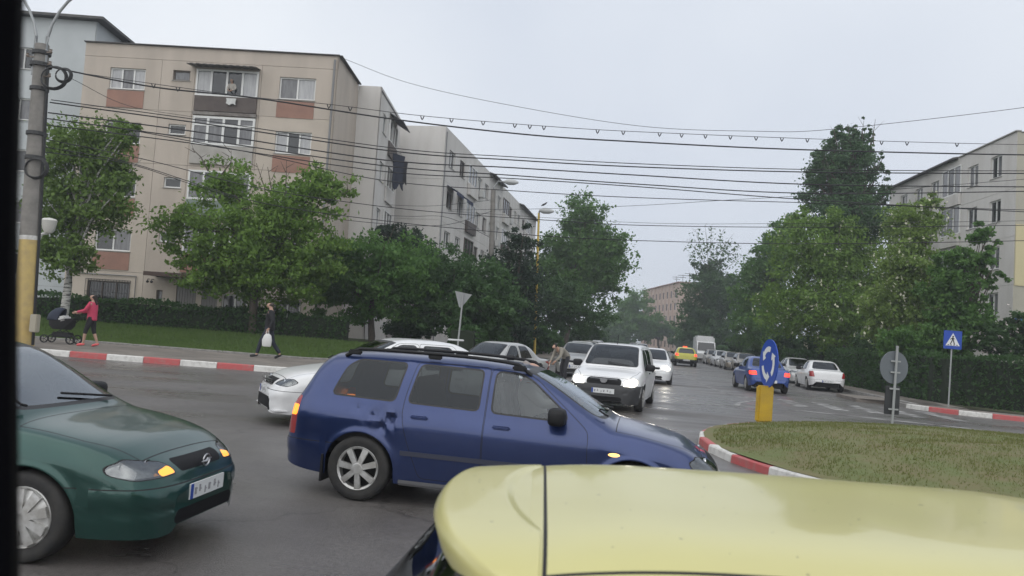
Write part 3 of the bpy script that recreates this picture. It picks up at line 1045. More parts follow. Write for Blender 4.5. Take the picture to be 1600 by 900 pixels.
pave_m = mat('pavement_asphalt', (.13, .115, .10), .85, col2=(.20, .175, .15), vscale=1.2, bump=.3, bscale=40)
left_in = [(x - .14 * .0, y + .14) for x, y in kerb_left]
def offset_path(P, d):
    out = []
    for i, p in enumerate(P):
        a = Vector(P[max(i - 1, 0)]); b = Vector(P[min(i + 1, len(P) - 1)])
        t = (b - a).normalized()
        out.append((p[0] - t.y * d, p[1] + t.x * d))
    return out
pl_in = offset_path(kerb_left, .15)
pl_out = [(x, y + 5.6) for x, y in kerb_left if x < -6.2 and y < 23] + [(-5.2, 29.0), street(-7.6, 34), street(-5.4, 37.5), street(-5.4, 160)]
sheet('pavement', pl_in + pl_out[::-1], .135, pave_m, skirt=.13)
pr_in = offset_path(kerb_right, -.15); pr_out = offset_path(kerb_right, -1.9)
sheet('pavement', pr_in + pr_out[::-1], .135, pave_m, skirt=.13)

red_p = mat('kerb_red_paint', (.43, .085, .085), .6, col2=(.34, .15, .14), vscale=7, vlo=.45, vhi=.75)
white_p = mat('kerb_white_paint', (.62, .61, .58), .6, col2=(.36, .345, .32), vscale=7, vlo=.45, vhi=.8)
stone_p = mat('kerb_concrete', (.26, .25, .235), .8, col2=(.17, .16, .15), vscale=5)

def kerb(name, P, painted, flip=1, h=.16, first=0):
    """a run of kerb stones, every stone its own piece"""
    root = bpy.data.objects.new(name, None); link(root); tag(root, kind='structure')
    for i in range(len(P) - 1):
        a = Vector((*P[i], gz(P[i][0]))); b = Vector((*P[i + 1], gz(P[i + 1][0])))
        t = (b - a); l = t.length; t.normalize()
        nrm = Vector((-t.y, t.x, 0)) * flip
        mb = MB(); g = .006; jz = random.uniform(-.004, .004); jy = random.uniform(-.006, .006)
        prof = [(0 + jy, -.02), (.012 + jy, h - .02), (.03 + jy, h + jz), (.15, h + jz), (.15, -.02)]
        V = []; n = len(prof)
        for e in (a + t * g, b - t * g):
            V += [e + nrm * u + Vector((0, 0, w)) for u, w in prof]
        F = [(k, (k + 1) % n, n + (k + 1) % n, n + k) for k in range(n)] + [tuple(range(n))[::-1], tuple(range(n, 2 * n))]
        mb.add(V, F)
        mb.build('kerb_stone', (red_p if (i + first) % 2 else white_p) if painted(a) else stone_p, root)
    return root
# left kerb: painted at the crossing, bare concrete up the street
kerb('kerb', [p for p in kerb_left if p[1] < 62 and p[0] > -32], lambda a: a.y < 27, first=0)
kerb('kerb', [p for p in kerb_right if p[1] < 70 and p[0] < 40], lambda a: a.y < 29.3 , flip=-1, first=1)

# roundabout island
IC, IR = Vector((9.2, 12.75)), 5.95
ring = arcpts((0, 0), IR, 0, 360, 38)
kr = [(IC.x + x, IC.y + y) for x, y in ring]
kerb('island_kerb', kr, lambda a: True, flip=1, h=.12, first=1)
dome_m = mat('island_soil', (.15, .13, .06), .95, col2=(.115, .14, .045), vscale=1.6, bump=.4, bscale=14)
V = [(IC.x, IC.y, gz(IC.x) + .42)]; F = []
for i, rr in enumerate((1.2, 2.4, 3.6, 4.6, 5.3, IR - .09)):
    hh = .40 * max(0, 1 - (rr / IR)**2.2) + .115
    for k in range(48):
        a = 2 * PI * k / 48
        x = IC.x + rr * math.cos(a); y = IC.y + rr * math.sin(a)
        V.append((x, y, gz(x) + hh + random.uniform(-.015, .015)))
    for k in range(48):
        k2 = (k + 1) % 48
        if i == 0: F.append((0, 1 + k, 1 + k2))
        else:
            b = 1 + (i - 1) * 48; c = 1 + i * 48
            F.append((b + k, c + k, c + k2, b + k2))
island = meshobj('roundabout_island', V, F, dome_m, smooth=True); tag(island, kind='structure')

# worn road paint
mark_m = mat('worn_road_paint', (.10, .093, .088), .6, col2=(.36, .355, .345), vscale=2.2, vlo=.43, vhi=.66, detail=8)
def strip_sheet(name, pts, w, lift=.004):
    P = smooth_path(pts, .5)
    A = offset_path(P, w / 2); B = offset_path(P, -w / 2)
    return sheet(name, A + B[::-1], lift, mark_m)
strip_sheet('road_marking', [street(3.55, 23.5), street(3.9, 25.5), street(4.6, 27.6), street(4.1, 31), street(3.9, 38), street(3.9, 52)], .16)
strip_sheet('road_marking', [street(4.2, 24.2), street(3.4, 24.0), street(2.2, 23.3)], .18)
for k in range(6):
    q0 = 4.6 + k * 1.15
    sheet('road_marking', [street(q0, 26.2), street(q0 + .5, 26.2), street(q0 + .55, 29.6), street(q0 + .05, 29.6)], .004, mark_m)
strip_sheet('road_marking', [street(5.2, 24.6), street(7.5, 24.0), street(10.0, 23.2)], .32)

# ------------------------------------------------------------------ grass
def blades(name, pts, h, material, parent=None, w=.012):
    """upright grass blades at the given ground points"""
    pts = np.asarray(pts); n = len(pts)
    a = rng.uniform(0, 2 * PI, n); hh = h * rng.uniform(.45, 1.2, n); ww = w * rng.uniform(.7, 1.4, n)
    lean = rng.normal(0, .35, (n, 2)) * hh[:, None]
    V = np.zeros((n, 3, 3))
    V[:, 0] = pts + np.stack([np.cos(a) * ww, np.sin(a) * ww, np.zeros(n)], 1)
    V[:, 1] = pts - np.stack([np.cos(a) * ww, np.sin(a) * ww, np.zeros(n)], 1)
    V[:, 2] = pts + np.stack([lean[:, 0], lean[:, 1], hh], 1)
    me = bpy.data.meshes.new(name)
    me.vertices.add(n * 3); me.vertices.foreach_set('co', V.reshape(-1))
    me.loops.add(n * 3); me.loops.foreach_set('vertex_index', np.arange(n * 3, dtype=np.int32))
    me.polygons.add(n); me.polygons.foreach_set('loop_start', np.arange(0, n * 3, 3, dtype=np.int32))
    me.polygons.foreach_set('loop_total', np.full(n, 3, dtype=np.int32))
    me.update(); me.materials.append(material)
    return link(bpy.data.objects.new(name, me), parent)

g_isl = leafmat('island_grass', (.20, .20, .075), (.145, .175, .052), .7)
n = 70000
rr = np.sqrt(rng.uniform(0, 1, n)) * (IR - .25); aa = rng.uniform(0, 2 * PI, n)
keep = (np.sin(rr * 2.1 + 3 * np.cos(aa * 2)) + rng.normal(0, .8, n)) > -.9
rr, aa = rr[keep], aa[keep]
gx = IC.x + rr * np.cos(aa); gy = IC.y + rr * np.sin(aa)
gzv = -K * gx + .40 * np.clip(1 - (rr / IR)**2.2, 0, 1) + .10
tag(blades('grass', np.stack([gx, gy, gzv], 1), .05, g_isl, w=.009), 'short dry grass growing on the roundabout island', 'grass', kind='stuff')

lawn_m = mat('lawn_soil', (.03, .042, .014), .95, col2=(.05, .065, .022), vscale=1.0, bump=.4, bscale=12)
sheet('lawn', [street(-5.4, 37.5), street(-5.4, 160), street(-60, 165), (-60, 80), (-60, 39.6), (-3.2, 39.6)], .125, lawn_m)
V = []; F = []; nx_ = 60; ny_ = 24
for i in range(nx_ + 1):
    x = -60 + 57.5 * i / nx_
    y0_ = float(np.interp(x, [p[0] for p in pl_out[:-3]], [p[1] for p in pl_out[:-3]]))
    for j in range(ny_ + 1):
        y = y0_ + (41.5 - y0_) * j / ny_
        V.append((x, y, gz(x) + .13 + lawn_rise(x, y)))
        if i and j:
            a = i * (ny_ + 1) + j; b = a - ny_ - 1; F.append((b - 1, a - 1, a, b))
tag(meshobj('lawn', V, F, lawn_m, smooth=True), kind='structure')
n = 90000
gx = rng.uniform(-24, 0.5, n); gy = rng.uniform(26.5, 34.0, n)
keep = gy > np.interp(gx, [p[0] for p in pl_out[:60]], [p[1] for p in pl_out[:60]]) + .03
gx, gy = gx[keep], gy[keep]
g_lawn = leafmat('lawn_grass', (.085, .15, .035), (.14, .21, .055), .6)
tag(blades('grass', np.stack([gx, gy, -K * gx + .12 + np.array([lawn_rise(a, b) for a, b in zip(gx, gy)])], 1), .13, g_lawn, w=.016), 'green uncut grass between the left pavement and the hedge', 'grass', kind='stuff')
# low stone edging between pavement and grass
ed = [p for p in pl_out if -26 < p[0] < -1 and p[1] < 32]
kerb('lawn_edging', ed, lambda a: False, h=.20)

# ------------------------------------------------------------------ foliage
def leaves(name, C, size, material, parent=None, flat=.35, jit=.5):
    """one small folded leaf face per point, as a single mesh"""
    C = np.asarray(C); n = len(C)
    u = rng.normal(0, 1, (n, 3)); u /= np.linalg.norm(u, axis=1)[:, None]
    nrm = rng.normal(0, 1, (n, 3)); nrm[:, 2] += flat * 2
    v = np.cross(nrm, u); v /= np.linalg.norm(v, axis=1)[:, None] + 1e-9
    s = size * rng.uniform(1 - jit, 1 + jit, n)[:, None]
    V = np.zeros((n, 4, 3))
    V[:, 0] = C - u * s * .62
    V[:, 1] = C + v * s * .36
    V[:, 2] = C + u * s * .62
    V[:, 3] = C - v * s * .36
    me = bpy.data.meshes.new(name)
    me.vertices.add(n * 4); me.vertices.foreach_set('co', V.reshape(-1))
    me.loops.add(n * 4); me.loops.foreach_set('vertex_index', np.arange(n * 4, dtype=np.int32))
    me.polygons.add(n); me.polygons.foreach_set('loop_start', np.arange(0, n * 4, 4, dtype=np.int32))
    me.polygons.foreach_set('loop_total', np.full(n, 4, dtype=np.int32))
    me.update(); me.materials.append(material)
    return link(bpy.data.objects.new(name, me), parent)

bark = mat('bark', (.06, .048, .038), .9, col2=(.11, .09, .07), vscale=6, bump=.6, bscale=20, streak=(6, 6, 1))
birch = mat('birch_bark', (.42, .41, .38), .8, col2=(.06, .055, .05), vscale=3, vlo=.5, vhi=.62, streak=(1, 1, 6))

def tree(name, label, Y, trunk_px, blobs, n_leaf, size, lm, cat='tree', group=None, depth=.85, trunk_r=.16, clump=.55, bark_m=None, twigs=0, fill=2.0, blossom=None, trunk_top=None, bare=None, sparse=None):
    """blobs: crown lobes given by where and how large they stand at distance Y"""
    b0 = at(trunk_px[0], trunk_px[1], Y)
    base = Vector((b0.x, Y, gz(b0.x) + .1 + lawn_rise(b0.x, Y)))
    root = empty(name, base, 0, tilt=False)
    tag(root, label, cat, group)
    m_ = FPX / Y
    E = []
    for bl in blobs:
        px, py, rx, ry = bl[:4]
        dy = bl[4] if len(bl) > 4 else random.uniform(-.4, .4) * rx / m_
        c = at(px, py, Y) - base
        E.append((Vector((c.x, dy, c.z)), rx / m_ * 1.08, ry / m_ * 1.08))
    vol = np.array([rx * rx * ry for c, rx, ry in E]) ** .8
    vol = vol / vol.sum()
    P = []; clumps = []
    for (c, rx, ry), f in zip(E, vol):
        nl = int(n_leaf * f * 3.3)
        nc = max(8, int(nl / 60))
        d = rng.normal(0, 1, (nc, 3)); d /= np.linalg.norm(d, axis=1)[:, None]
        r_ = rng.uniform(0, 1, nc) ** (1 / fill)
        r_ *= rng.uniform(.88, 1.12, nc)
        cc = np.array(c) + d * r_[:, None] * np.array([rx, rx * depth, ry])
        clumps.append(cc)
        k = rng.integers(0, nc, nl)
        sp_ = clump * min(rx, ry) * .55
        off = rng.normal(0, 1, (nl, 3)) * np.array([1, 1, .62]) * sp_ * rng.uniform(.5, 1, nc)[k][:, None]
        P.append(cc[k] + off * .6)
    P = np.concatenate(P); clumps = np.concatenate(clumps)
    P = P[P[:, 2] > .25]
    for px, py, rx, ry, ns in sparse or []:
        d = rng.normal(0, 1, (ns, 3)); d /= np.linalg.norm(d, axis=1)[:, None]
        cq = at(px, py, Y) - base
        P = np.concatenate([P, np.array([cq.x, 0, cq.z]) + d * (rng.uniform(0, 1, ns) ** .45)[:, None] * np.array([rx, rx * .7, ry]) / m_])
    leaves('crown', P, size * .86, lm, root)
    if blossom:
        kk = rng.integers(0, len(clumps), blossom[1])
        cen = clumps[kk] + rng.normal(0, .35, (blossom[1], 3))
        cen = np.concatenate([cen, cen + [0, 0, -size * .7], cen + [size * .2, 0, -size * 1.3]]) + rng.normal(0, size * .2, (blossom[1] * 3, 3))
        leaves('blossom', cen, size * .75, blossom[0], root)
    # trunk and limbs, out to some of the clumps
    t = MB()
    cc = np.mean([np.array(c) for c, rx, ry in E], axis=0)
    top = Vector(trunk_top) if trunk_top else Vector((cc[0] * .9, cc[1] * .9, cc[2] + .1 * cc[2]))
    mid = top * .5 + Vector((random.uniform(-.15, .15), 0, 0))
    path = [Vector((0, 0, -.25)), Vector((0, 0, .3)), mid * .55, mid, top * .8, top]
    t.tube(path, [trunk_r * 1.25, trunk_r, trunk_r * .85, trunk_r * .7, trunk_r * .45, trunk_r * .2], 9)
    for c, rx, ry in E:
        for j in range(5):
            i = rng.integers(0, len(clumps))
            e = c + Vector(rng.normal(0, .45, 3)) * min(rx, ry)
            s_ = mid.lerp(top, random.uniform(-.35, .7))
            h = s_.lerp(e, .5) + Vector((random.uniform(-.2, .2), random.uniform(-.2, .2), .12 * (e - s_).length))
            t.tube([s_, h, e], [trunk_r * .36, trunk_r * .24, trunk_r * .08], 5, False)
    t.build('trunk', bark_m or bark, root, smooth=True)
    if twigs:
        for (px0, py0, px1, py1) in bare or []:
            q = MB()
            A = at(px0, py0, Y) - base; B = at(px1, py1, Y) - base
            A.y = B.y = random.uniform(-.8, 0)
            M_ = A.lerp(B, .5) + Vector((random.uniform(-.2, .2), 0, random.uniform(-.15, .15)))
            q.tube([A, M_, B], [.035, .025, .012], 5, False)
            for j in range(twigs):
                t0 = random.uniform(.3, 1)
                S_ = A.lerp(B, t0)
                D = Vector((random.uniform(-.6, .6), random.uniform(-.3, .3), random.uniform(.1, .7)))
                q.tube([S_, S_ + D * .6, S_ + D], [.016, .011, .006], 4, False)
            q.build('bare_branch', bark, root)
    return root

def hedge(name, label, path, width, height, lm, cat='hedge', group=None, dens=190, size=.10, z0=.12):
    """clipped hedge along a path: dark twiggy core and a coat of leaves"""
    P = smooth_path(path, .5)
    root = empty(name, (P[0][0], P[0][1], gz(P[0][0]) + z0), 0, tilt=False)
    tag(root, label, cat, group)
    o = Vector((P[0][0], P[0][1], 0))
    A = offset_path(P, width * .42); B = offset_path(P, -width * .42)
    V = []; F = []
    for i, (a, b) in enumerate(zip(A, B)):
        hh = height - .12 + .05 * math.sin(i * .9)
        for (x, y), z in ((a, 0), (a, hh), (b, hh), (b, 0)):
            V.append((x - o.x, y - o.y, z + gz(x) - gz(o.x)))
        if i:
            p = (i - 1) * 4; q = i * 4
            F += [(p, p + 1, q + 1, q), (p + 1, p + 2, q + 2, q + 1), (p + 2, p + 3, q + 3, q + 2)]
    F += [(0, 3, 2, 1), (len(V) - 4, len(V) - 3, len(V) - 2, len(V) - 1)]
    meshobj('twig_core', V, F, mat('hedge_core', (.012, .02, .008), .95), root)
    C = []
    for i in range(len(P) - 1):
        a, b = Vector(P[i]), Vector(P[i + 1])
        l = (b - a).length; t = (b - a).normalized(); nn = Vector((-t.y, t.x))
        for (n_, f) in ((int(l * height * dens), 0), (int(l * height * dens), 1), (int(l * width * dens), 2)):
            u = rng.uniform(0, l, n_)
            wob = .08 * np.sin(i * .7) + rng.normal(0, .045, n_)
            if f < 2:
                sgn = 1 if f else -1
                w = sgn * (width / 2 + wob); h = rng.uniform(.02, height, n_)
            else:
                w = rng.uniform(-width / 2, width / 2, n_); h = height + wob + .04 * rng.normal(0, 1, n_)
            X = a.x + t.x * u + nn.x * w; Yv = a.y + t.y * u + nn.y * w
            C.append(np.stack([X - o.x, Yv - o.y, h - K * X + K * o.x], 1))
    leaves('foliage', np.concatenate(C), size, lm, root, flat=.1)
    return root

LM_birch = leafmat('leaf_birch', (.095, .165, .035), (.165, .25, .06), .8)
LM_light = leafmat('leaf_light', (.10, .19, .034), (.19, .30, .058), .7)
LM_mid = leafmat('leaf_mid', (.066, .152, .036), (.115, .215, .05), .7)
LM_dark = leafmat('leaf_dark', (.04, .09, .03), (.072, .137, .042), .8)
LM_poplar = leafmat('leaf_poplar', (.055, .115, .05), (.10, .175, .072), .8)
LM_fir = leafmat('leaf_conifer', (.026, .048, .030), (.045, .072, .04), .9)
LM_yel = leafmat('leaf_yellowish', (.12, .20, .042), (.22, .31, .08), .6)
LM_hedge = leafmat('leaf_hedge', (.03, .075, .02), (.058, .12, .032), .8)
blossom_m = mat('blossom_cream', (.50, .50, .36), .7)

tree('birch_tree', 'loose pale-barked birch beside the concrete utility pole', 31, (97, 520), [(130, 235, 62, 50), (95, 320, 50, 70), (192, 212, 30, 26), (110, 400, 55, 32), (85, 235, 30, 45), (160, 320, 45, 50), (165, 270, 40, 34)], 6200, .15, LM_birch, trunk_r=.17, clump=.75, bark_m=birch)
tree('ash_tree', 'big bright green tree before the beige block, bare branches at its top', 34, (395, 515), [(345, 285, 46, 42), (296, 365, 48, 42), (400, 370, 80, 55), (470, 330, 62, 46), (410, 435, 100, 42), (320, 420, 48, 34), (505, 290, 45, 30), (480, 400, 60, 42)], 10500, .16, LM_light, trunk_r=.2, clump=.7,
     twigs=4, bare=[(440, 330, 420, 262), (450, 330, 455, 255), (470, 340, 560, 295), (470, 330, 500, 262), (420, 330, 405, 258), (330, 270, 305, 235), (350, 275, 365, 238)])
tree('maple_tree', 'dark green maple below the corner of the beige block', 37, (580, 535), [(548, 408, 58, 38), (605, 420, 78, 52), (565, 465, 78, 38), (640, 455, 45, 42), (520, 440, 40, 40)], 7600, .17, LM_mid, trunk_r=.17)
tree('pine_tree', 'dark pine rising behind the maple below the stepped corner', 43, (625, 535), [(620, 385, 42, 30), (640, 405, 45, 34), (600, 372, 16, 26)], 4200, .16, LM_fir, trunk_r=.13)
tree('plum_tree', 'dark broad tree behind the leaning give-way sign', 38, (705, 545), [(690, 425, 70, 42), (735, 450, 72, 46), (672, 470, 46, 46), (770, 480, 50, 40), (715, 490, 90, 30)], 8600, .16, LM_dark, trunk_r=.15)
tree('spruce_tree', 'almost black conifer left of the yellow lamp post', 44, (808, 550), [(812, 380, 26, 30), (805, 420, 40, 40), (800, 465, 52, 45), (795, 505, 50, 35)], 5200, .16, LM_fir, trunk_r=.16)
tree('linden_tree', 'tall full rounded tree on the left of the street against the sky', 75, (880, 550), [(918, 343, 38, 40), (902, 392, 56, 46), (935, 405, 46, 56), (885, 440, 62, 46), (962, 388, 20, 26), (955, 435, 30, 34), (875, 400, 28, 30)], 11000, .27, LM_mid, trunk_r=.24)
tree('thicket_tree', 'low brownish-green tree under the tall linden, beside the street', 60, (865, 556), [(860, 475, 52, 36), (905, 495, 52, 34), (835, 505, 40, 30), (880, 455, 40, 22)], 5600, .20, LM_dark, trunk_r=.14)
tree('street_tree', 'round dark tree beyond the far end of the street', 168, (985, 538), [(992, 478, 28, 28), (975, 505, 34, 24), (1010, 505, 22, 22), (955, 510, 26, 24)], 4200, .5, LM_mid, trunk_r=.3)
tree('street_tree', 'small far tree in front of the pink block', 172, (1030, 541), [(1028, 512, 26, 17), (1048, 518, 18, 13), (1010, 520, 18, 14)], 2600, .5, LM_mid, trunk_r=.25)
tree('walnut_tree', 'tall dark tree with a thin twiggy top on the right side of the street', 110, (1112, 558), [(1105, 465, 38, 44), (1100, 512, 44, 28), (1108, 425, 24, 24), (1146, 470, 28, 44)], 6600, .36, LM_dark, trunk_r=.3, sparse=[(1105, 390, 38, 38, 420), (1135, 400, 28, 30, 240)],
     twigs=6, bare=[(1105, 420, 1075, 375), (1105, 420, 1100, 352), (1110, 420, 1130, 358), (1115, 420, 1155, 385), (1120, 430, 1160, 400), (1100, 410, 1085, 360), (1110, 410, 1112, 350), (1115, 410, 1145, 365)])
tree('robinia_tree', 'dark dense tree behind the blue circular sign', 74, (1198, 568), [(1192, 450, 40, 56), (1215, 395, 36, 46), (1185, 510, 46, 36), (1235, 360, 28, 26)], 8200, .26, LM_mid, trunk_r=.22)
tree('poplar_tree', 'tallest pointed dark tree standing above the right-hand trees', 55, (1322, 575), [(1322, 262, 46, 50), (1322, 306, 60, 40), (1308, 224, 17, 22), (1338, 222, 17, 26), (1353, 240, 16, 34), (1292, 262, 24, 32), (1325, 350, 62, 40), (1322, 212, 20, 18), (1300, 232, 6, 28), (1318, 212, 6, 24), (1335, 208, 6, 24), (1348, 206, 6, 28), (1362, 208, 6, 30), (1374, 250, 8, 26), (1284, 248, 8, 28), (1270, 290, 15, 22), (1382, 295, 14, 26)], 11500, .19, LM_poplar, trunk_r=.24,
     twigs=2, bare=[(1345, 230, 1347, 190), (1358, 230, 1361, 190), (1330, 230, 1322, 196), (1305, 230, 1300, 200)])
tree('acacia_tree', 'broad right-hand tree with whitish blossom below the pointed tree', 52, (1312, 585), [(1268, 400, 58, 54), (1330, 415, 66, 60), (1290, 490, 82, 52), (1228, 480, 44, 56), (1365, 480, 56, 56), (1250, 350, 26, 26), (1300, 350, 40, 26)], 14000, .19, LM_light, trunk_r=.2, blossom=(blossom_m, 420))
tree('elder_tree', 'yellowish-green flowering tree beside the grey right-hand block', 40, (1425, 605), [(1432, 360, 44, 46), (1412, 420, 46, 48), (1440, 460, 52, 48), (1395, 490, 48, 44), (1455, 320, 20, 20), (1420, 520, 60, 36)], 9500, .16, LM_yel, trunk_r=.15, blossom=(blossom_m, 620))
tree('cherry_tree', 'dark drooping tree before the windows of the grey right-hand block', 36, (1500, 600), [(1505, 410, 46, 20), (1540, 368, 22, 24), (1535, 415, 28, 16), (1480, 450, 44, 34), (1500, 500, 46, 32), (1545, 440, 24, 12)], 5200, .16, LM_mid, trunk_r=.13)
tree('lilac_bush', 'dark bush with pale flower heads at the right edge', 35, (1565, 615), [(1550, 525, 36, 24), (1590, 545, 40, 24), (1610, 510, 36, 26)], 4200, .14, LM_dark, cat='bush', trunk_r=.06, blossom=(mat('lilac_pale', (.5, .45, .42), .7), 160))
tree('garden_bush', 'mid green bush between the yellowish tree and the hedge', 36, (1470, 610), [(1465, 530, 46, 26), (1420, 535, 40, 24)], 3600, .14, LM_mid, cat='bush', trunk_r=.06)
for k, (px, py, Y, r, lb) in enumerate([(745, 520, 42, 44, 'dark shrub under the plum tree'), (640, 510, 40, 40, 'dark shrub at the foot of the maple'), (835, 530, 50, 36, 'dark shrub below the yellow lamp post'), (905, 525, 100, 36, 'dark shrub behind the white van'), (1170, 540, 84, 30, 'dark shrub behind the blue saloon'), (960, 528, 165, 26, 'dark shrub beyond the far end of the left kerb'), (1075, 530, 165, 24, 'dark shrub below the pink block'), (1235, 535, 64, 40, 'dark undergrowth right of the blue circular sign'), (1300, 540, 58, 46, 'dark undergrowth behind the parked white saloon'), (1375, 545, 48, 50, 'dark undergrowth behind the back of the round sign'), (1125, 535, 112, 30, 'dark undergrowth at the foot of the walnut tree')]):
    tree('shrub', lb, Y, (px, py + 25), [(px, py, r, r * .6), (px - r * .5, py + 6, r * .6, r * .45), (px + r * .5, py + 4, r * .7, r * .45)], 2600, .16 * Y / 45, LM_dark, cat='shrub', group='shrubs along the street', trunk_r=.05)

hedge('hedge', 'clipped dark hedge in front of the beige block', [(-30, 33.6), (-20, 33.9), (-12, 34.3), (-7.0, 34.8)], 1.2, 1.05, LM_hedge, dens=170, size=.11, z0=.60)
hedge('hedge', 'tall clipped hedge behind the pedestrian crossing sign', [street(13.6, 52), street(13.4, 44), street(13.5, 36), (18.6, 32.6), (22, 29.4), (30, 25.6)], 1.1, 1.95, LM_hedge, dens=170, size=.11)
hedge('hedge', 'hedge along the far left pavement behind the parked cars', [street(-6.5, 34), street(-6.3, 46), street(-6.2, 62)], 1.2, 1.5, LM_hedge, dens=90, size=.14)
hedge('hedge', 'long hedge behind the cars parked far down the right kerb', [street(13.6, 53), street(13.6, 75), street(13.6, 105)], 1.2, 1.7, LM_hedge, dens=60, size=.18)

# ------------------------------------------------------------------ buildings
V3 = Vector
def wall_panel(name, O, U, N, u0, u1, z0, z1, holes, material, parent, depth=.22):
    """flat wall piece with real openings and reveals. O origin, U along the wall, N outwards"""
    O, U, N = V3(O), V3(U), V3(N)
    hs = [(max(a, u0), min(b, u1), max(c, z0), min(d, z1)) for a, b, c, d in holes]
    hs = [h for h in hs if h[1] - h[0] > .05 and h[3] - h[2] > .05]
    us = sorted({u0, u1} | {h[0] for h in hs} | {h[1] for h in hs})
    zs = sorted({z0, z1} | {h[2] for h in hs} | {h[3] for h in hs})
    V = []; F = []
    def P(u, z, d=0.): return O + U * u + V3((0, 0, z)) - N * d
    def quad(a, b, c, d):
        k = len(V); V.extend([a, b, c, d]); F.append((k, k + 1, k + 2, k + 3))
    for i in range(len(us) - 1):
        for j in range(len(zs) - 1):
            um, zm = (us[i] + us[i + 1]) / 2, (zs[j] + zs[j + 1]) / 2
            if any(h[0] < um < h[1] and h[2] < zm < h[3] for h in hs): continue
            quad(P(us[i], zs[j]), P(us[i + 1], zs[j]), P(us[i + 1], zs[j + 1]), P(us[i], zs[j + 1]))
    for a, b, c, d in hs:
        quad(P(a, c), P(a, c, depth), P(a, d, depth), P(a, d))
        quad(P(b, c), P(b, d), P(b, d, depth), P(b, c, depth))
        quad(P(a, c), P(b, c), P(b, c, depth), P(a, c, depth))
        quad(P(a, d), P(a, d, depth), P(b, d, depth), P(b, d))
    for a, b in (((u0, z0), (u1, z0)), ((u1, z0), (u1, z1)), ((u1, z1), (u0, z1)), ((u0, z1), (u0, z0))):
        quad(P(*a), P(a[0], a[1], .06), P(b[0], b[1], .06), P(*b))
    return meshobj(name, V, F, material, parent)

frame_w = mat('window_frame_white', (.66, .66, .64), .45)
frame_d = mat('window_frame_dark', (.09, .07, .055), .5)
pane_dark = mat('window_glass_dark', (.018, .02, .022), .05, spec=.7)
pane_mid = mat('window_glass_curtain', (.16, .16, .165), .07, spec=.7, col2=(.09, .09, .095), vscale=1.3, streak=(6, 6, 1))
pane_lt = mat('window_glass_white_curtain', (.42, .42, .42), .08, spec=.6, col2=(.30, .30, .31), vscale=1.5, streak=(7, 7, 1))
sill_m = mat('window_sill_metal', (.34, .33, .31), .5)

def window(O, U, N, u0, u1, z0, z1, parent, n=2, fm=None, pm=None, rec=.12, sill=True, transom=None, fw=.07, open_pane=None):
    O, U, N = V3(O), V3(U), V3(N)
    fm = fm or frame_w
    mb = MB()
    def bar(a, b, c, d, t=.07, off=0.):
        p = O + U * ((a + b) / 2) + V3((0, 0, (c + d) / 2)) - N * (rec + off)
        hx = (b - a) / 2; hz = (d - c) / 2
        V = [p + U * (sx * hx) + N * (sy * t / 2) + V3((0, 0, sz * hz)) for sx in (-1, 1) for sy in (-1, 1) for sz in (-1, 1)]
        mb.add(V, [(0, 1, 3, 2), (4, 6, 7, 5), (0, 4, 5, 1), (2, 3, 7, 6), (0, 2, 6, 4), (1, 5, 7, 3)])
    bar(u0, u0 + fw, z0, z1); bar(u1 - fw, u1, z0, z1)
    bar(u0 + fw, u1 - fw, z0, z0 + fw); bar(u0 + fw, u1 - fw, z1 - fw, z1)
    ed = [u0 + (u1 - u0) * k / n for k in range(n + 1)]
    for e in ed[1:-1]: bar(e - fw * .55, e + fw * .55, z0 + fw, z1 - fw)
    if transom: bar(u0 + fw, u1 - fw, transom - fw / 2, transom + fw / 2, .055)
    w = mb.build('window', fm, parent)
    for k in range(n):
        a, b = ed[k] + .02, ed[k + 1] - .02
        p = pm[k % len(pm)] if isinstance(pm, (list, tuple)) else (pm or random.choice([pane_dark, pane_dark, pane_mid]))
        q = [O + U * uu + V3((0, 0, zz)) - N * (rec + .012) for uu, zz in ((a, z0 + .02), (b, z0 + .02), (b, z1 - .02), (a, z1 - .02))]
        meshobj('pane', q, [(0, 1, 2, 3)], p, w)
    if sill:
        mb = MB()
        p = O + U * ((u0 + u1) / 2) + V3((0, 0, z0 - .015)) + N * .0
        hx = (u1 - u0) / 2 + .04
        V = [p + U * (sx * hx) + N * (.05 if sy > 0 else -.14) + V3((0, 0, sz * .012)) for sx in (-1, 1) for sy in (-1, 1) for sz in (-1, 1)]
        mb.add(V, [(0, 1, 3, 2), (4, 6, 7, 5), (0, 4, 5, 1), (2, 3, 7, 6), (0, 2, 6, 4), (1, 5, 7, 3)])
        mb.build('sill', sill_m, w)
    return w

def slab(name, c, d, material, parent, M=None):
    mb = MB(); mb.box(c, d, M=M); return mb.build(name, material, parent)

beige = mat('render_beige', (.50, .435, .37), .9, col2=(.385, .335, .285), vscale=.9, streak=(1, 1, .22), vlo=.3, vhi=.75, bump=.25, bscale=25, detail=7)
beige2 = mat('render_beige_panel', (.515, .45, .38), .9, col2=(.43, .375, .315), vscale=.5, bump=.25, bscale=25, detail=7)
spandrel = mat('spandrel_terracotta', (.32, .18, .135), .85, col2=(.26, .15, .115), vscale=1.2)
cement = mat('cement_joint', (.12, .105, .09), .9)
greyw = mat('render_grey_white', (.62, .60, .575), .9, col2=(.48, .455, .42), vscale=.8, vlo=.3, vhi=.75, bump=.2, bscale=25, detail=7, streak=(1, 1, .2))
roof_m = mat('roof_dark', (.05, .048, .048), .7, col2=(.09, .085, .08), vscale=2)
blue_grey = mat('render_blue_grey', (.50, .525, .53), .9, col2=(.43, .455, .46), vscale=.4, bump=.2, bscale=25)
brown_b = mat('balustrade_brown', (.065, .048, .042), .6, col2=(.09, .07, .06), vscale=3)
iron = mat('iron_dark', (.03, .03, .03), .6)

